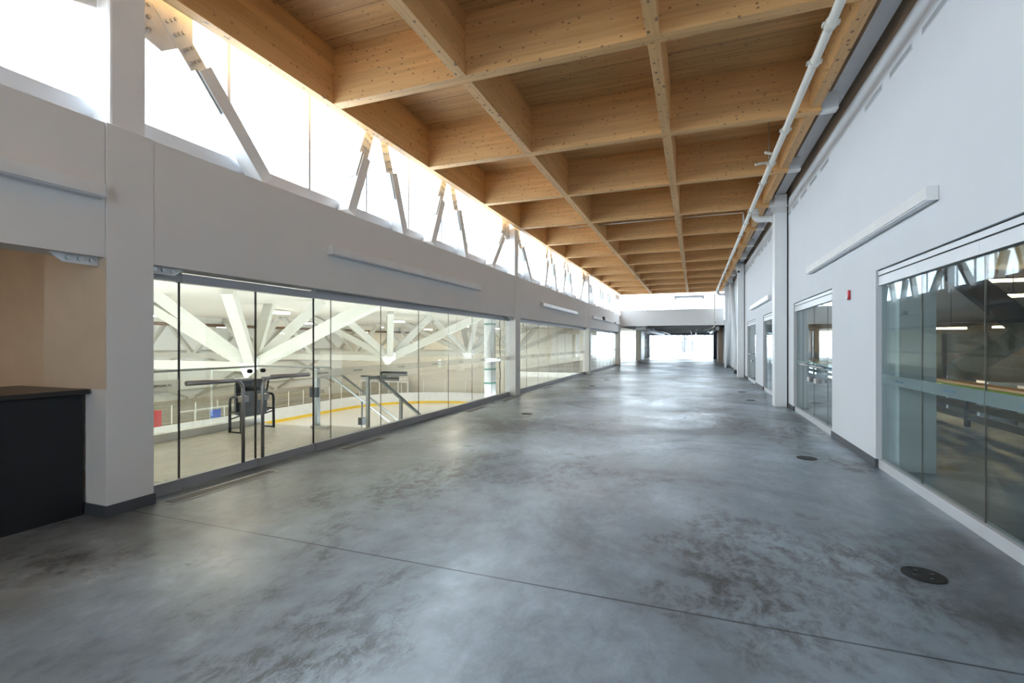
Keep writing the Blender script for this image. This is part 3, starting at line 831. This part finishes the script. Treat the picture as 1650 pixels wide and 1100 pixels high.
for q, (xq, zq, rq, lab) in enumerate(((-2.6, 2.62, 0.03, 'thin pipe under the far dark ceiling beside the bright duct'), (-0.3, 2.63, 0.025, 'thin pipe along the middle of the far dark ceiling'),
                                       (0.15, 2.5, 0.06, 'thicker silver pipe under the far dark ceiling, toward the right'))):
    pq = thing('ceiling_pipe', lab, 'pipe', (xq, 45, zq), 'pipes in the far passage')
    MB().cyl((xq, 34.2, zq - 0.14), (xq, 58, zq - 0.14), rq, 8).build('run', M['duct'], pq)
    for yy in (36.0, 44.0, 52.0):
        MB().cyl((xq, yy, zq - 0.14 + rq), (xq, yy, 2.719), 0.01, 5).build('hanger', M['galv'], pq)
for q, yq in enumerate((37, 41, 45, 49, 53)):
    t = tag(MB().box(-3.0, 1.2, yq, yq + 0.12, 2.55, 2.715).build('ceiling_joist', M['grey_steel']), 'grey joist under the far dark ceiling, %s from the fascia' % ORD[q], 'joist', 'joists in the far passage')
for lab, x, y, w_, mm in (('beige column at the far left of the low passage', -4.62, 43.6, 0.34, 'arena_block'), ('taupe column at the far right, just past the fascia', 1.82, 40.2, 0.3, 'taupe'),
                          ('dark column at the far right near the end window', 1.82, 49.5, 0.3, 'dark_steel')):
    tag(MB().box(x - w_ / 2, x + w_ / 2, y - 0.2, y + 0.2, 0, 2.715).build('passage_column', M[mm]), lab, 'column')
ps = thing('partition', 'white wall panel with dark window frames at the far left', 'partition', (-4.5, 49.0, 0))
MB().box(-4.6, -4.45, 44.6, 47.2, 0, 2.7).build('panel', M['white'], ps)
for q in range(5):
    MB().box(-4.58, -4.46, 47.6 + q * 1.5, 47.75 + q * 1.5, 0, 2.7).build('frame_post', M['dark_steel'], ps)
MB().box(-4.58, -4.46, 47.2, 53.8, 2.45, 2.6).build('frame_head', M['dark_steel'], ps)
w = thing('window_14', 'bright full height window at the far end of the passage', 'window', (-1.4, 60.0, 0), None, 'structure')
for q in range(7):
    x = -4.7 + q * 1.12
    MB().box(x - 0.025, x + 0.025, 59.95, 60.05, 0, 2.4).build('mullion', M['alu_white'], w)
    if q < 6: MB().box(x + 0.026, x + 1.094, 59.99, 60.01, 0.0, 2.4).build('pane', M['sky_glass'], w)
MB().box(-5.3, 2.6, 59.95, 60.05, 2.401, 2.71).build('head', M['charcoal'], w)
# window to the rink lobby beyond the last left column
struct(MB().box(-9.2, -5.07, 24.0, 61.0, -0.25, 0.0), 'floor', M['landing'], 'lobby floor beyond the far left glass', 'floor')
struct(MB().box(-9.2, -5.31, 34.0, 61.0, 2.75, 3.0), 'ceiling', M['arena_white'], 'white ceiling over the lobby beyond the far left glass', 'ceiling')
w = thing('window_15', 'bright lobby window beyond the far left glass', 'window', (-7.2, 58.0, 0), None, 'structure')
for q in range(4):
    x = -9.0 + q * 1.3
    MB().box(x - 0.03, x + 0.03, 57.95, 58.05, 0, 2.7).build('mullion', M['alu_white'], w)
    if q < 3: MB().box(x + 0.031, x + 1.269, 57.99, 58.01, 0, 2.7).build('pane', M['sky_glass'], w)

# ------------------------------------------------------------------ rear end of the concourse (behind the camera): unseen window, narrowed to dim the near left floor
w = thing('window_16', 'unseen tall window behind the camera, narrowed to dim the near left floor', 'window', (-1.4, -8.0, 0), None, 'structure')
for q in range(2):
    x = 0.7 + q * 1.4
    MB().box(x - 0.04, x + 0.04, -8.1, -8.0, 0, 5.5).build('mullion', M['alu_white'], w)
    if q < 1: MB().box(x + 0.041, x + 1.359, -8.06, -8.04, 0, 5.5).build('pane', M['sky_glass'], w)
struct(MB().box(2.1, 2.35, -8.1, FY0 + 0.299, 0, 5.5).box(-5.3, 0.659, -8.1, -8.0, 0, 5.5), 'wall_rear', M['wall'], 'unseen rear wall beside the narrowed window', 'wall')

# ------------------------------------------------------------------ rink landing, stair, guards
lm = MB().prism([(-7.72, 3.21, -0.3), (-5.065, 3.21, -0.3), (-5.065, 7.13, -0.3), (-6.28, 7.13, -0.3), (-6.28, 6.9, -0.3), (-7.72, 6.9, -0.3)], (0, 0, 0.3))
struct(lm, 'floor', M['landing'], 'concrete landing just behind the glass double doors', 'floor')
struct(MB().box(-7.72, -7.56, 3.21, 6.9, 0.0, 0.12), 'trim_4', M['white'], 'white curb along the far landing edge', 'trim')
g = thing('glass_guard', 'glass guard with slim top rail along the landing edge', 'guard', (-7.6, 5.0, 0.12))
MB().tube([(-7.6, 3.25, 1.07), (-7.6, 6.8, 1.07), (-7.55, 6.86, 1.07), (-6.2, 6.86, 1.07), (-6.0, 6.86, 1.07), (-5.92, 6.87, 1.0)], 0.02, 8).build('top_rail', M['galv'], g)
for a, b in ((3.25, 4.55), (4.57, 5.85), (5.87, 6.8)):
    MB().box(-7.606, -7.594, a, b, 0.121, 1.05).build('pane', M['glass'], g)
p = MB().box(-6.30, -6.22, 6.79, 6.87, 0.0, 1.05).build('post', M['galv'], g)
MB().box(-6.34, -6.18, 6.74, 6.8, 0.55, 0.72).build('post_clamp', M['dark_steel'], p)
MB().box(-6.36, -6.0, 6.78, 6.9, 0.0, 0.045).build('base_plate', M['plate'], p)
st = thing('stair', 'flight of concrete steps going down beside the rink glass', 'stairs', (-5.7, 7.2, -4.65))
s = MB()
for q in range(27):
    s.box(-6.28, -5.07, 7.131 + 0.28 * q, 7.13 + 0.28 * (q + 1), -0.3 - 0.172 * (q + 1), -0.172 * (q + 1))
s.build('steps', M['landing'], st)
def stair_rail(x, y0):
    r = bpy.data.objects.new('handrail', None); COL.objects.link(r); r.parent = st; r.location = Vector((x, y0, 0)) - st.location
    r.empty_display_size = 0.1
    return r
def handrail(x, y0, n, lab):
    r = stair_rail(x, y0); r['label'] = lab
    sl = -0.172 / 0.28
    L = n
    MB().tube([(x, y0 - 0.22, 0.9), (x, y0, 0.9), (x, y0 + L, 0.9 + sl * L)], 0.021, 8).build('rail', M['galv'], r)
    MB().tube([(x + 0.06, y0 + 0.08, 1.0), (x + 0.06, y0 + 0.08 + L, 1.0 + sl * L)], 0.021, 8).build('rail', M['galv'], r)
    for q in range(4):
        yy = y0 + 0.9 + q * 1.6
        zz = sl * (yy - y0)
        MB().tube([(x, yy, zz - 0.05), (x, yy, zz + 0.88)], 0.022, 8).build('post', M['galv'], r)
        MB().box(x - 0.05, x + 0.05, yy - 0.06, yy + 0.06, zz + 0.42, zz + 0.56).build('post_clamp', M['dark_steel'], r)
handrail(-6.24, 7.15, 6.5, 'double grey handrail sloping down on the outer side of the stair')
r = stair_rail(-5.15, 6.8); r['label'] = 'thicker grey handrail of square tube close to the glass'
MB().bar((-5.15, 6.8, 0.0), (-5.15, 6.8, 0.935), 0.05, 0.05, (1, 0, 0)).build('post', M['galv'], r)
MB().bar((-5.15, 6.8, 0.91), (-5.15, 7.3, 0.91), 0.05, 0.05, (1, 0, 0)).build('rail', M['galv'], r)
MB().bar((-5.15, 7.05, 0.91), (-5.15, 9.6, -0.64), 0.05, 0.05, (1, 0, 0)).build('rail', M['galv'], r)
MB().bar((-5.15, 7.78, 0.46), (-5.15, 7.78, -0.5), 0.05, 0.05, (1, 0, 0)).build('post', M['galv'], r)

# black chair with its seat tipped up, on the landing
ch = thing('folding_chair', 'black armchair with tipped up seat on the landing behind the glass doors', 'chair', (-7.15, 6.27, 0))
for i, (ye) in enumerate((5.95, 6.61)):
    f = MB()
    zt = 0.60
    f.tube([(-7.03, ye, 0.0), (-7.03, ye, 0.5), (-7.04, ye, zt - 0.03), (-7.08, ye, zt), (-7.2, ye, zt), (-7.27, ye, zt - 0.02), (-7.29, ye, 0.5), (-7.29, ye, 0.0)], 0.023, 8)
    f.tube([(-7.03, ye, 0.34), (-7.29, ye, 0.34)], 0.014, 8)
    f.tube([(-7.03, ye, 0.3), (-7.29, ye, 0.22)], 0.012, 8)
    f.tube([(-7.03, ye, 0.012), (-7.29, ye, 0.012)], 0.014, 8)
    f.build('arm_frame', M['plastic'], ch)
bk = MB()
def rrect(yc, zc, hw, hh, r, x):
    pts = []
    for cy_, cz, a0 in ((yc + hw - r, zc + hh - r, 0), (yc - hw + r, zc + hh - r, 90), (yc - hw + r, zc - hh + r, 180), (yc + hw - r, zc - hh + r, 270)):
        for q in range(5):
            a = math.radians(a0 + q * 22.5)
            pts.append((x, cy_ + r * math.cos(a), cz + r * math.sin(a)))
    return pts
bk.prism(rrect(6.28, 0.57, 0.295, 0.30, 0.09, -7.24), (0.05, 0, 0))
bk.build('backrest', M['plastic'], ch, 0.01)
MB().prism(rrect(6.28, 0.47, 0.25, 0.22, 0.06, -7.16), (0.07, 0, 0)).build('seat', M['plastic'], ch, 0.012)
MB().box(-7.2, -7.12, 5.968, 6.592, 0.30, 0.34).build('hinge_bar', M['plastic'], ch)
MB().tube([(-7.2, 6.60, 0.55), (-7.16, 6.62, 0.83)], 0.016, 8).build('side_stay', M['plastic'], ch)

# tall pipe and cable just behind the glass by the second column
pp = thing('drain_pipe', 'tall pale vertical pipe behind the glass just before the second left column', 'pipe', (-5.55, 12.95, -3.6))
MB().cyl((-5.55, 12.95, -3.6), (-5.55, 12.95, 3.1), 0.17, 20).build('shaft', M['white'], pp)
for z in (0.32, 0.72, 2.02):
    MB().cyl((-5.55, 12.95, z), (-5.55, 12.95, z + 0.05), 0.174, 20).build('joint_band', paint('green_tape', (0.16, 0.34, 0.26), 0.6), pp)
cb = []
for q in range(26):
    cb.append((-5.12 + 0.012 * math.sin(q * 1.3), 12.66 + 0.012 * math.cos(q * 1.9), 3.0 - q * 0.118))
tag(MB().tube(cb, 0.014, 6).build('cable', M['bench']), 'loose brown cable hanging behind the glass by the second left column', 'cable')

# ------------------------------------------------------------------ the rink hall
ICE = -4.65
struct(MB().box(-46, -5.07, -18, 60, ICE - 0.3, ICE - 0.02), 'floor', M['stand'], 'concrete floor of the rink hall', 'floor')
XC, YC0, YC1, RAD, X_NEAR = -30.3, -14.0, 44.6, 8.5, -7.9
def rink_outline(inset=0.0, n=12):
    pts = []
    x0, x1, y0, y1 = XC + inset, X_NEAR - inset, YC0 + inset, YC1 - inset
    r = RAD - inset
    for cx, cy_, a0 in ((x1 - r, y1 - r, 0), (x0 + r, y1 - r, 90), (x0 + r, y0 + r, 180), (x1 - r, y0 + r, 270)):
        for q in range(n + 1):
            a = math.radians(a0 + 90 * q / n)
            pts.append((cx + r * math.cos(a), cy_ + r * math.sin(a)))
    return pts
ice = MB().prism([(x, y, ICE - 0.019) for x, y in rink_outline(0.05)], (0, 0, 0.019)).build('ice_sheet', M['ice'])
tag(ice, 'white ice sheet of the rink below the landing', 'ice')
def ring(z0, z1, inset, th, m, name, parent):
    a, b = rink_outline(inset), rink_outline(inset + th)
    n = len(a); mb = MB()
    for k in range(n):
        j = (k + 1) % n
        mb.hexa([(a[k][0], a[k][1], z0), (a[j][0], a[j][1], z0), (b[j][0], b[j][1], z0), (b[k][0], b[k][1], z0),
                 (a[k][0], a[k][1], z1), (a[j][0], a[j][1], z1), (b[j][0], b[j][1], z1), (b[k][0], b[k][1], z1)])
    return mb.build(name, m, parent)
bd = thing('rink_boards', 'white dasher boards with yellow kick plate around the ice', 'rink boards', (-19, 15, ICE))
ring(ICE + 0.22, ICE + 1.05, 0.0, 0.06, M['white'], 'board', bd)
ring(ICE + 0.0, ICE + 0.22, -0.0, 0.085, M['yellow'], 'kick_plate', bd)
ring(ICE + 1.051, ICE + 1.10, -0.02, 0.12, M['white'], 'cap_rail', bd)
ol = rink_outline(0.03, 6)
gp = MB(); po = MB()
for k in range(len(ol)):
    a, b = Vector((*ol[k], 0)), Vector((*ol[(k + 1) % len(ol)], 0))
    L = (b - a).length
    nn = max(1, int(L / 1.5))
    for q in range(nn):
        p = a.lerp(b, q / nn)
        if p.x > -12 and p.y < 40: continue
        po.box(p.x - 0.025, p.x + 0.025, p.y - 0.025, p.y + 0.025, ICE + 1.1, ICE + 2.3)
        p2 = a.lerp(b, (q + 1) / nn)
        gp.face([(p.x, p.y, ICE + 1.1), (p2.x, p2.y, ICE + 1.1), (p2.x, p2.y, ICE + 2.3), (p.x, p.y, ICE + 2.3)])
po.build('glass_post', M['arena_white'], bd)
gp.build('shield_glass', M['glass'], bd)
rp = tag(MB().box(-30.75, -30.45, 19.95, 20.2, ICE + 0.0, ICE + 2.05).build('padded_post', M['red']), 'red padded post on the far rink boards seen left of the doors', 'post')
tag(MB().box(-30.17, -30.13, 23.2, 23.9, ICE + 1.12, ICE + 1.7).build('board_sign', M['blue']), 'small blue sign on the far rink boards left of the chair', 'sign')
bf = thing('bench_frame', 'white framed bench openings along the far rink boards', 'frame', (-30.4, 23.0, ICE))
for q in range(6):
    MB().box(-30.45, -30.38, 21.2 + q * 1.05, 21.28 + q * 1.05, ICE + 1.101, ICE + 1.75).build('upright', M['white'], bf)
MB().box(-30.45, -30.38, 21.2, 26.53, ICE + 1.751, ICE + 1.83).build('top_bar', M['white'], bf)
sd = thing('stand', 'tan stepped stand behind the far rink boards', 'stand', (-33, 20, ICE))
for q in range(4):
    MB().box(-33.0 - q * 0.9, -32.1 - q * 0.9, -5, 38, ICE - 0.01, ICE + 0.9 + q * 0.35).build('step', M['stand'], sd)
# far wall with bracing
struct(MB().box(-41.3, -41.0, -18, 60, ICE, 3.2), 'wall_far', M['arena_wall'], 'pale panelled far wall of the rink hall', 'wall')
gw = thing('wall_girt', 'horizontal white rails on the far rink wall', 'rail', (-40.9, 20, -2))
for z in (-2.6, -0.4, 0.75):
    MB().box(-40.99, -40.85, -10, 49, z, z + 0.16).build('rail', M['arena_steel'], gw)
for q in range(5):
    y0 = 2.9 + q * 9.0
    xb = thing('cross_brace', 'white X brace on the far rink wall, %s from the left' % ORD[q], 'brace', (-40.8, y0, -4), 'X braces on the far rink wall')
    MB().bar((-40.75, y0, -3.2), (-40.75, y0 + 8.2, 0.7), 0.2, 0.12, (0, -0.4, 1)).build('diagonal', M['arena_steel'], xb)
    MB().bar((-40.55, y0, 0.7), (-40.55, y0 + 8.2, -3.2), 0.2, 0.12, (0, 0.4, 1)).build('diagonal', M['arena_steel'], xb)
# end wall of the hall
struct(MB().box(-41.0, -9.3, 49.0, 49.3, ICE, 3.2), 'wall_hall', M['arena_block'], 'beige block wall at the far end of the rink', 'wall')
dz = thing('overhead_door', 'dark framed machine door in the beige end wall of the rink', 'door', (-33.5, 48.9, ICE))
MB().box(-35.0, -31.5, 48.9, 48.97, ICE, -1.9).build('opening', M['galv'], dz)
MB().box(-35.2, -35.0, 48.75, 48.99, ICE, -1.7).build('frame_post', M['dark_steel'], dz)
MB().box(-35.0, -31.5, 48.75, 48.89, -2.1, -1.85).build('frame_head', M['dark_steel'], dz)
MB().box(-35.0, -31.5, 48.78, 48.89, -2.75, -2.6).build('frame_bar', M['dark_steel'], dz)
bx = tag(MB().box(-32.2, -31.2, 48.3, 48.7, -3.45, -2.35).build('wall_box', M['arena_white']), 'cream box beside the dark machine door', 'box')
dd = thing('side_door', 'pale door with dark frame left of the machine door, end of rink', 'door', (-37.0, 48.9, ICE))
MB().box(-38.0, -36.1, 48.93, 48.99, ICE, -2.6).build('leaf', M['grey_steel'], dd)
MB().box(-38.1, -36.0, 48.9, 48.99, -2.6, -2.45).build('frame', M['dark_steel'], dd)
gt = thing('rink_gate', 'white framed gate with mesh behind the rink end boards', 'gate', (-33, 46.8, ICE))
for q in range(6):
    x = -36.3 + q * 1.25
    MB().box(x, x + 0.14, 46.6, 46.75, ICE, -2.95).build('upright', M['white'], gt)
MB().box(-36.3, -29.9, 46.6, 46.75, -2.949, -2.8).build('top_bar', M['white'], gt)
MB().box(-36.15, -30.0, 46.66, 46.69, ICE, -2.96).build('mesh_panel', M['stand'], gt)

# hall ceiling: high near half, edge beam, lower far half; snow on the roof
struct(MB().box(-29.0, -5.2, -18, 49.3, 3.12, 3.2), 'ceiling', M['arena_ceiling'], 'pale fabric ceiling of the rink hall near the glass', 'ceiling')
struct(MB().box(-41.3, -29.6, -18, 49.3, 2.95, 3.2), 'ceiling', M['arena_white'], 'white ceiling of the rink hall along the far wall', 'ceiling')
struct(MB().box(-41.3, -5.2, -18, 61.0, 3.21, 3.33), 'roof', M['snow'], 'snowy flat roof of the rink hall outside the clerestory', 'roof')
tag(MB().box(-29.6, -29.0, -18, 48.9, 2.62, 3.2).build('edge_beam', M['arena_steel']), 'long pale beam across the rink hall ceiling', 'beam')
pp = thing('hall_pipe', 'dark pipe hung below the long pale beam of the rink hall', 'pipe', (-28.85, 15, 2.5))
MB().tube([(-28.85, -16, 2.62), (-28.85, 48.8, 2.62)], 0.09, 10).build('run', M['bench'], pp)
for q in range(8):
    MB().cyl((-28.85, 3 + q * 6, 2.7), (-28.85, 3 + q * 6, 3.12), 0.015, 6).build('hanger', M['galv'], pp)
# tree-like roof trusses
TOPZ = 3.11
def strut(t, node, d, w=0.36):
    node = Vector(node); d = Vector(d)
    q = node + d * ((TOPZ - node.z) / d.z)
    s = MB().bar(node + d.normalized() * 0.35, q, w, w * 0.9, (0, 0, 1) if abs(d.normalized().z) < 0.9 else (1, 0, 0))
    return s.build('strut', M['arena_steel'], t)
TL = ['nearest behind the glass doors', 'second, beyond the stair', 'third, near the pale vertical pipe', 'fourth, farthest along the rink']
for k, yy in enumerate((13.05, 23.23, 33.41, 43.59)):
    xn = -14.9 if k == 0 else -16.1
    nd = (xn, yy, 0.66)
    t = thing('roof_truss', 'fan of white steel struts under the rink roof, %s' % TL[k], 'truss', (xn, yy, 0.4), 'fan trusses of the rink roof')
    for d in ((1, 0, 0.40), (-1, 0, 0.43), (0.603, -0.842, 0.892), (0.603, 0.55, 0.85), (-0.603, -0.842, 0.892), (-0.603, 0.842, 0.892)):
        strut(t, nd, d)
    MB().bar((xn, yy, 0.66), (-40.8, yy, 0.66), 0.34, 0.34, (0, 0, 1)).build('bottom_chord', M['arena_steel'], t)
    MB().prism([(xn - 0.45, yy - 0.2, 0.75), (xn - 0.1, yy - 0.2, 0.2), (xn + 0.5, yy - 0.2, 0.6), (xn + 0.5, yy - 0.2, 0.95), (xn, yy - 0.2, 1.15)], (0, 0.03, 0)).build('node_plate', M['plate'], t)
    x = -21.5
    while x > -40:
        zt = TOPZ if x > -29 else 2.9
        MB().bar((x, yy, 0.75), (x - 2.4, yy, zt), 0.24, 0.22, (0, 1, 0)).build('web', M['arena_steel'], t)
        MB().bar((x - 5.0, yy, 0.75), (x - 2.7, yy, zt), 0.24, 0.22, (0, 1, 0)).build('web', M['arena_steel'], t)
        x -= 5.2
# hall lamps
LAMPS = []
for yq in (8.0, 18.1, 28.3, 38.5, 46.0):
    for xq in (-9.5, -19.0, -27.0, -35.5):  # nearest row is hidden by the glass header, kept to light the landing
        LAMPS.append((xq, yq))
ROW = {-9.5: 'unseen near the glass wall to light the landing', -19.0: 'over the middle of the ice', -27.0: 'over the far side of the ice', -35.5: 'along the far wall'}
for i, (x, y) in enumerate(LAMPS):
    zz = 2.93 if x > -29 else 2.75
    lp = thing('hall_lamp', 'warm rink lamp %s, %s from the left' % (ROW[x], ORD[i // 4]), 'lamp', (x, y, zz), 'hanging lamps of the rink hall')
    MB().box(x - 0.22, x + 0.22, y - 0.6, y + 0.6, zz + 0.04, zz + 0.12).build('housing', M['arena_white'], lp)
    MB().box(x - 0.2, x + 0.2, y - 0.58, y + 0.58, zz, zz + 0.039).build('tube_panel', M['lamp' if x > -25 else 'lamp_far'], lp)
    for s in (-0.4, 0.4):
        MB().cyl((x, y + s, zz + 0.121), (x, y + s, 3.119 if x > -29 else 2.949), 0.008, 5).build('cord', M['galv'], lp)

# ------------------------------------------------------------------ right hall (dim, with benches)
tag(MB().box(2.25, 2.6, 6.93, 7.3, 0.0, 3.09).build('inner_column', M['steel']), 'white column standing just inside the large right glass', 'column')
struct(MB().box(5.31, 26.0, -8, 61, -2.6, -2.4), 'floor', M['stand'], 'floor of the dim hall on the right', 'floor')
struct(MB().box(2.31, 26.0, -8, 61, 3.1, 3.3), 'ceiling', M['bench'], 'dark brown ceiling of the hall on the right', 'ceiling')
struct(MB().box(25.8, 26.0, -8, 61, -2.4, 3.09), 'wall_far', M['brown'], 'brown board wall of the dim right hall', 'wall')
struct(MB().box(2.31, 25.79, 48.0, 48.2, 0, 3.09), 'wall_hall', M['brown'], 'brown end wall of the dim right hall', 'wall')
struct(MB().box(2.31, 25.79, -8.1, -7.9, -2.4, 3.09), 'wall_rear', M['brown'], 'brown rear wall of the dim right hall', 'wall')
gr = thing('guard_rail', 'dark guard with lime top strip in the dim right hall', 'guard', (4.6, 12, 0))
MB().box(4.55, 4.63, 3.0, 30.0, 0.70, 0.725).build('top_strip', M['lime'], gr)
for q in range(14):
    MB().box(4.56, 4.62, 3.0 + q * 2, 3.09 + q * 2, 0, 0.699).build('post', M['dark_steel'], gr)
for z in (0.12, 0.31, 0.50):
    MB().box(4.575, 4.605, 3.0, 30.0, z, z + 0.12).build('slat', M['bench'], gr)
for q in range(5):
    bl = thing('bleacher_row', 'brown bench row in the dim right hall, %s from the guard' % ORD[q], 'bench', (6.2 + q * 0.9, 14, 0), 'bench rows in the right hall')
    x = 6.0 + q * 0.95; z = 0.1 + 0.24 * q
    MB().box(x, x + 0.38, 2, 34, z + 0.40, z + 0.45).build('seat', M['brown'], bl)
    MB().box(x + 0.44, x + 0.48, 2, 34, z + 0.5, z + 0.85).build('back', M['bench'], bl)
    for k in range(9):
        MB().box(x, x + 0.42, 2.2 + k * 3.9, 2.3 + k * 3.9, -2.4, z + 0.399).build('leg', M['dark_steel'], bl)
for i, (a, b, lab) in enumerate((((4.28, 11.0, 2.92), (6.0, 11.0, 1.12), 'upper dark diagonal brace in the right hall, leaning down to the right'),
                                 ((6.1, 11.4, 2.13), (4.62, 11.4, 0.98), 'lower dark diagonal brace in the right hall, rising to the right'))):
    tag(MB().bar(a, b, 0.36, 0.2, (0, 0, 1)).build('hall_brace', M['dark_steel']), lab, 'brace', 'dark braces in the right hall')
for i, (x, y) in enumerate(((5.45, 15.2), (5.45, 19.2), (11.3, 17.5), (11.3, 24.0))):
    tag(MB().box(x - 0.12, x + 0.12, y - 0.12, y + 0.12, -2.4, 3.09).build('hall_post', M['dark_steel']), 'dark post in the right hall, %s from the camera' % ORD[i], 'post', 'dark posts in the right hall')
for i, (x, y, z, lab) in enumerate(((6.51, 14.0, 2.87, 'upper left of the pair by the dark diagonal'), (6.15, 13.0, 2.45, 'lower of the pair by the dark diagonal'),
                                    (7.1, 18.0, 1.91, 'left one of the level pair'), (8.42, 18.0, 1.935, 'right one of the level pair'))):
    lp = thing('pendant_lamp', 'gold lamp in the right hall, ' + lab, 'lamp', (x, y, z), 'lamps in the right hall')
    MB().box(x - 0.33, x + 0.33, y - 0.1, y + 0.1, z, z + 0.05).build('tube_panel', M['lamp_dim'], lp)
    MB().box(x - 0.36, x + 0.36, y - 0.12, y + 0.12, z + 0.051, z + 0.09).build('housing', M['dark_steel'], lp)
    MB().cyl((x, y, z + 0.091), (x, y, 3.098), 0.01, 6).build('cord', M['dark_steel'], lp)

# ------------------------------------------------------------------ outside
struct(MB().box(-150, 150, 61.5, 300, -0.6, -0.3), 'ground', M['snow'], 'snow covered ground beyond the end window', 'ground')
def bare_tree(x, y, h, lab, seed):
    rnd = random.Random(seed)
    t = thing('bare_tree', lab, 'tree', (x, y, -0.3), 'bare trees outside the end window')
    MB().tube([(x, y, -0.35), (x + 0.1, y, h * 0.4), (x, y + 0.1, h * 0.75), (x + 0.1, y, h)], [0.22, 0.17, 0.1, 0.03], 8).build('trunk', M['bark'], t)
    br = MB()
    for k in range(34):
        z = h * (0.3 + 0.65 * rnd.random()); a = rnd.random() * 6.28; L = (h - z) * 0.5 + 0.8
        e = (x + L * math.cos(a), y + L * math.sin(a), z + L * 0.7)
        br.tube([(x + 0.05, y, z), ((x + e[0]) / 2, (y + e[1]) / 2, z + L * 0.28), e], [0.06, 0.04, 0.012], 5)
        for j in range(3):
            b2 = a + rnd.uniform(-0.9, 0.9); l2 = L * 0.5
            br.tube([((x + e[0]) / 2, (y + e[1]) / 2, z + L * 0.28), ((x + e[0]) / 2 + l2 * math.cos(b2), (y + e[1]) / 2 + l2 * math.sin(b2), z + L * 0.28 + l2 * 0.6)], [0.03, 0.01], 4)
    br.build('branches', M['bark'], t)
bare_tree(-9.0, 92, 5.2, 'bare tree outside the end window, leftmost', 1)
bare_tree(-1.8, 96, 5.0, 'bare tree outside the end window, in the middle', 2)
bare_tree(3.2, 98, 4.6, 'bare tree outside the end window, rightmost', 3)
hs = thing('distant_house', 'pale low house faint beyond the end window', 'house', (-1.5, 125, -0.3))
MB().box(-4.5, 1.0, 122, 130, -0.3, 1.9).build('walls', M['house'], hs)
MB().prism([(-5.0, 121.5, 1.9), (1.5, 121.5, 1.9), (-1.75, 121.5, 3.4)], (0, 9, 0)).build('roof', M['snow'], hs)
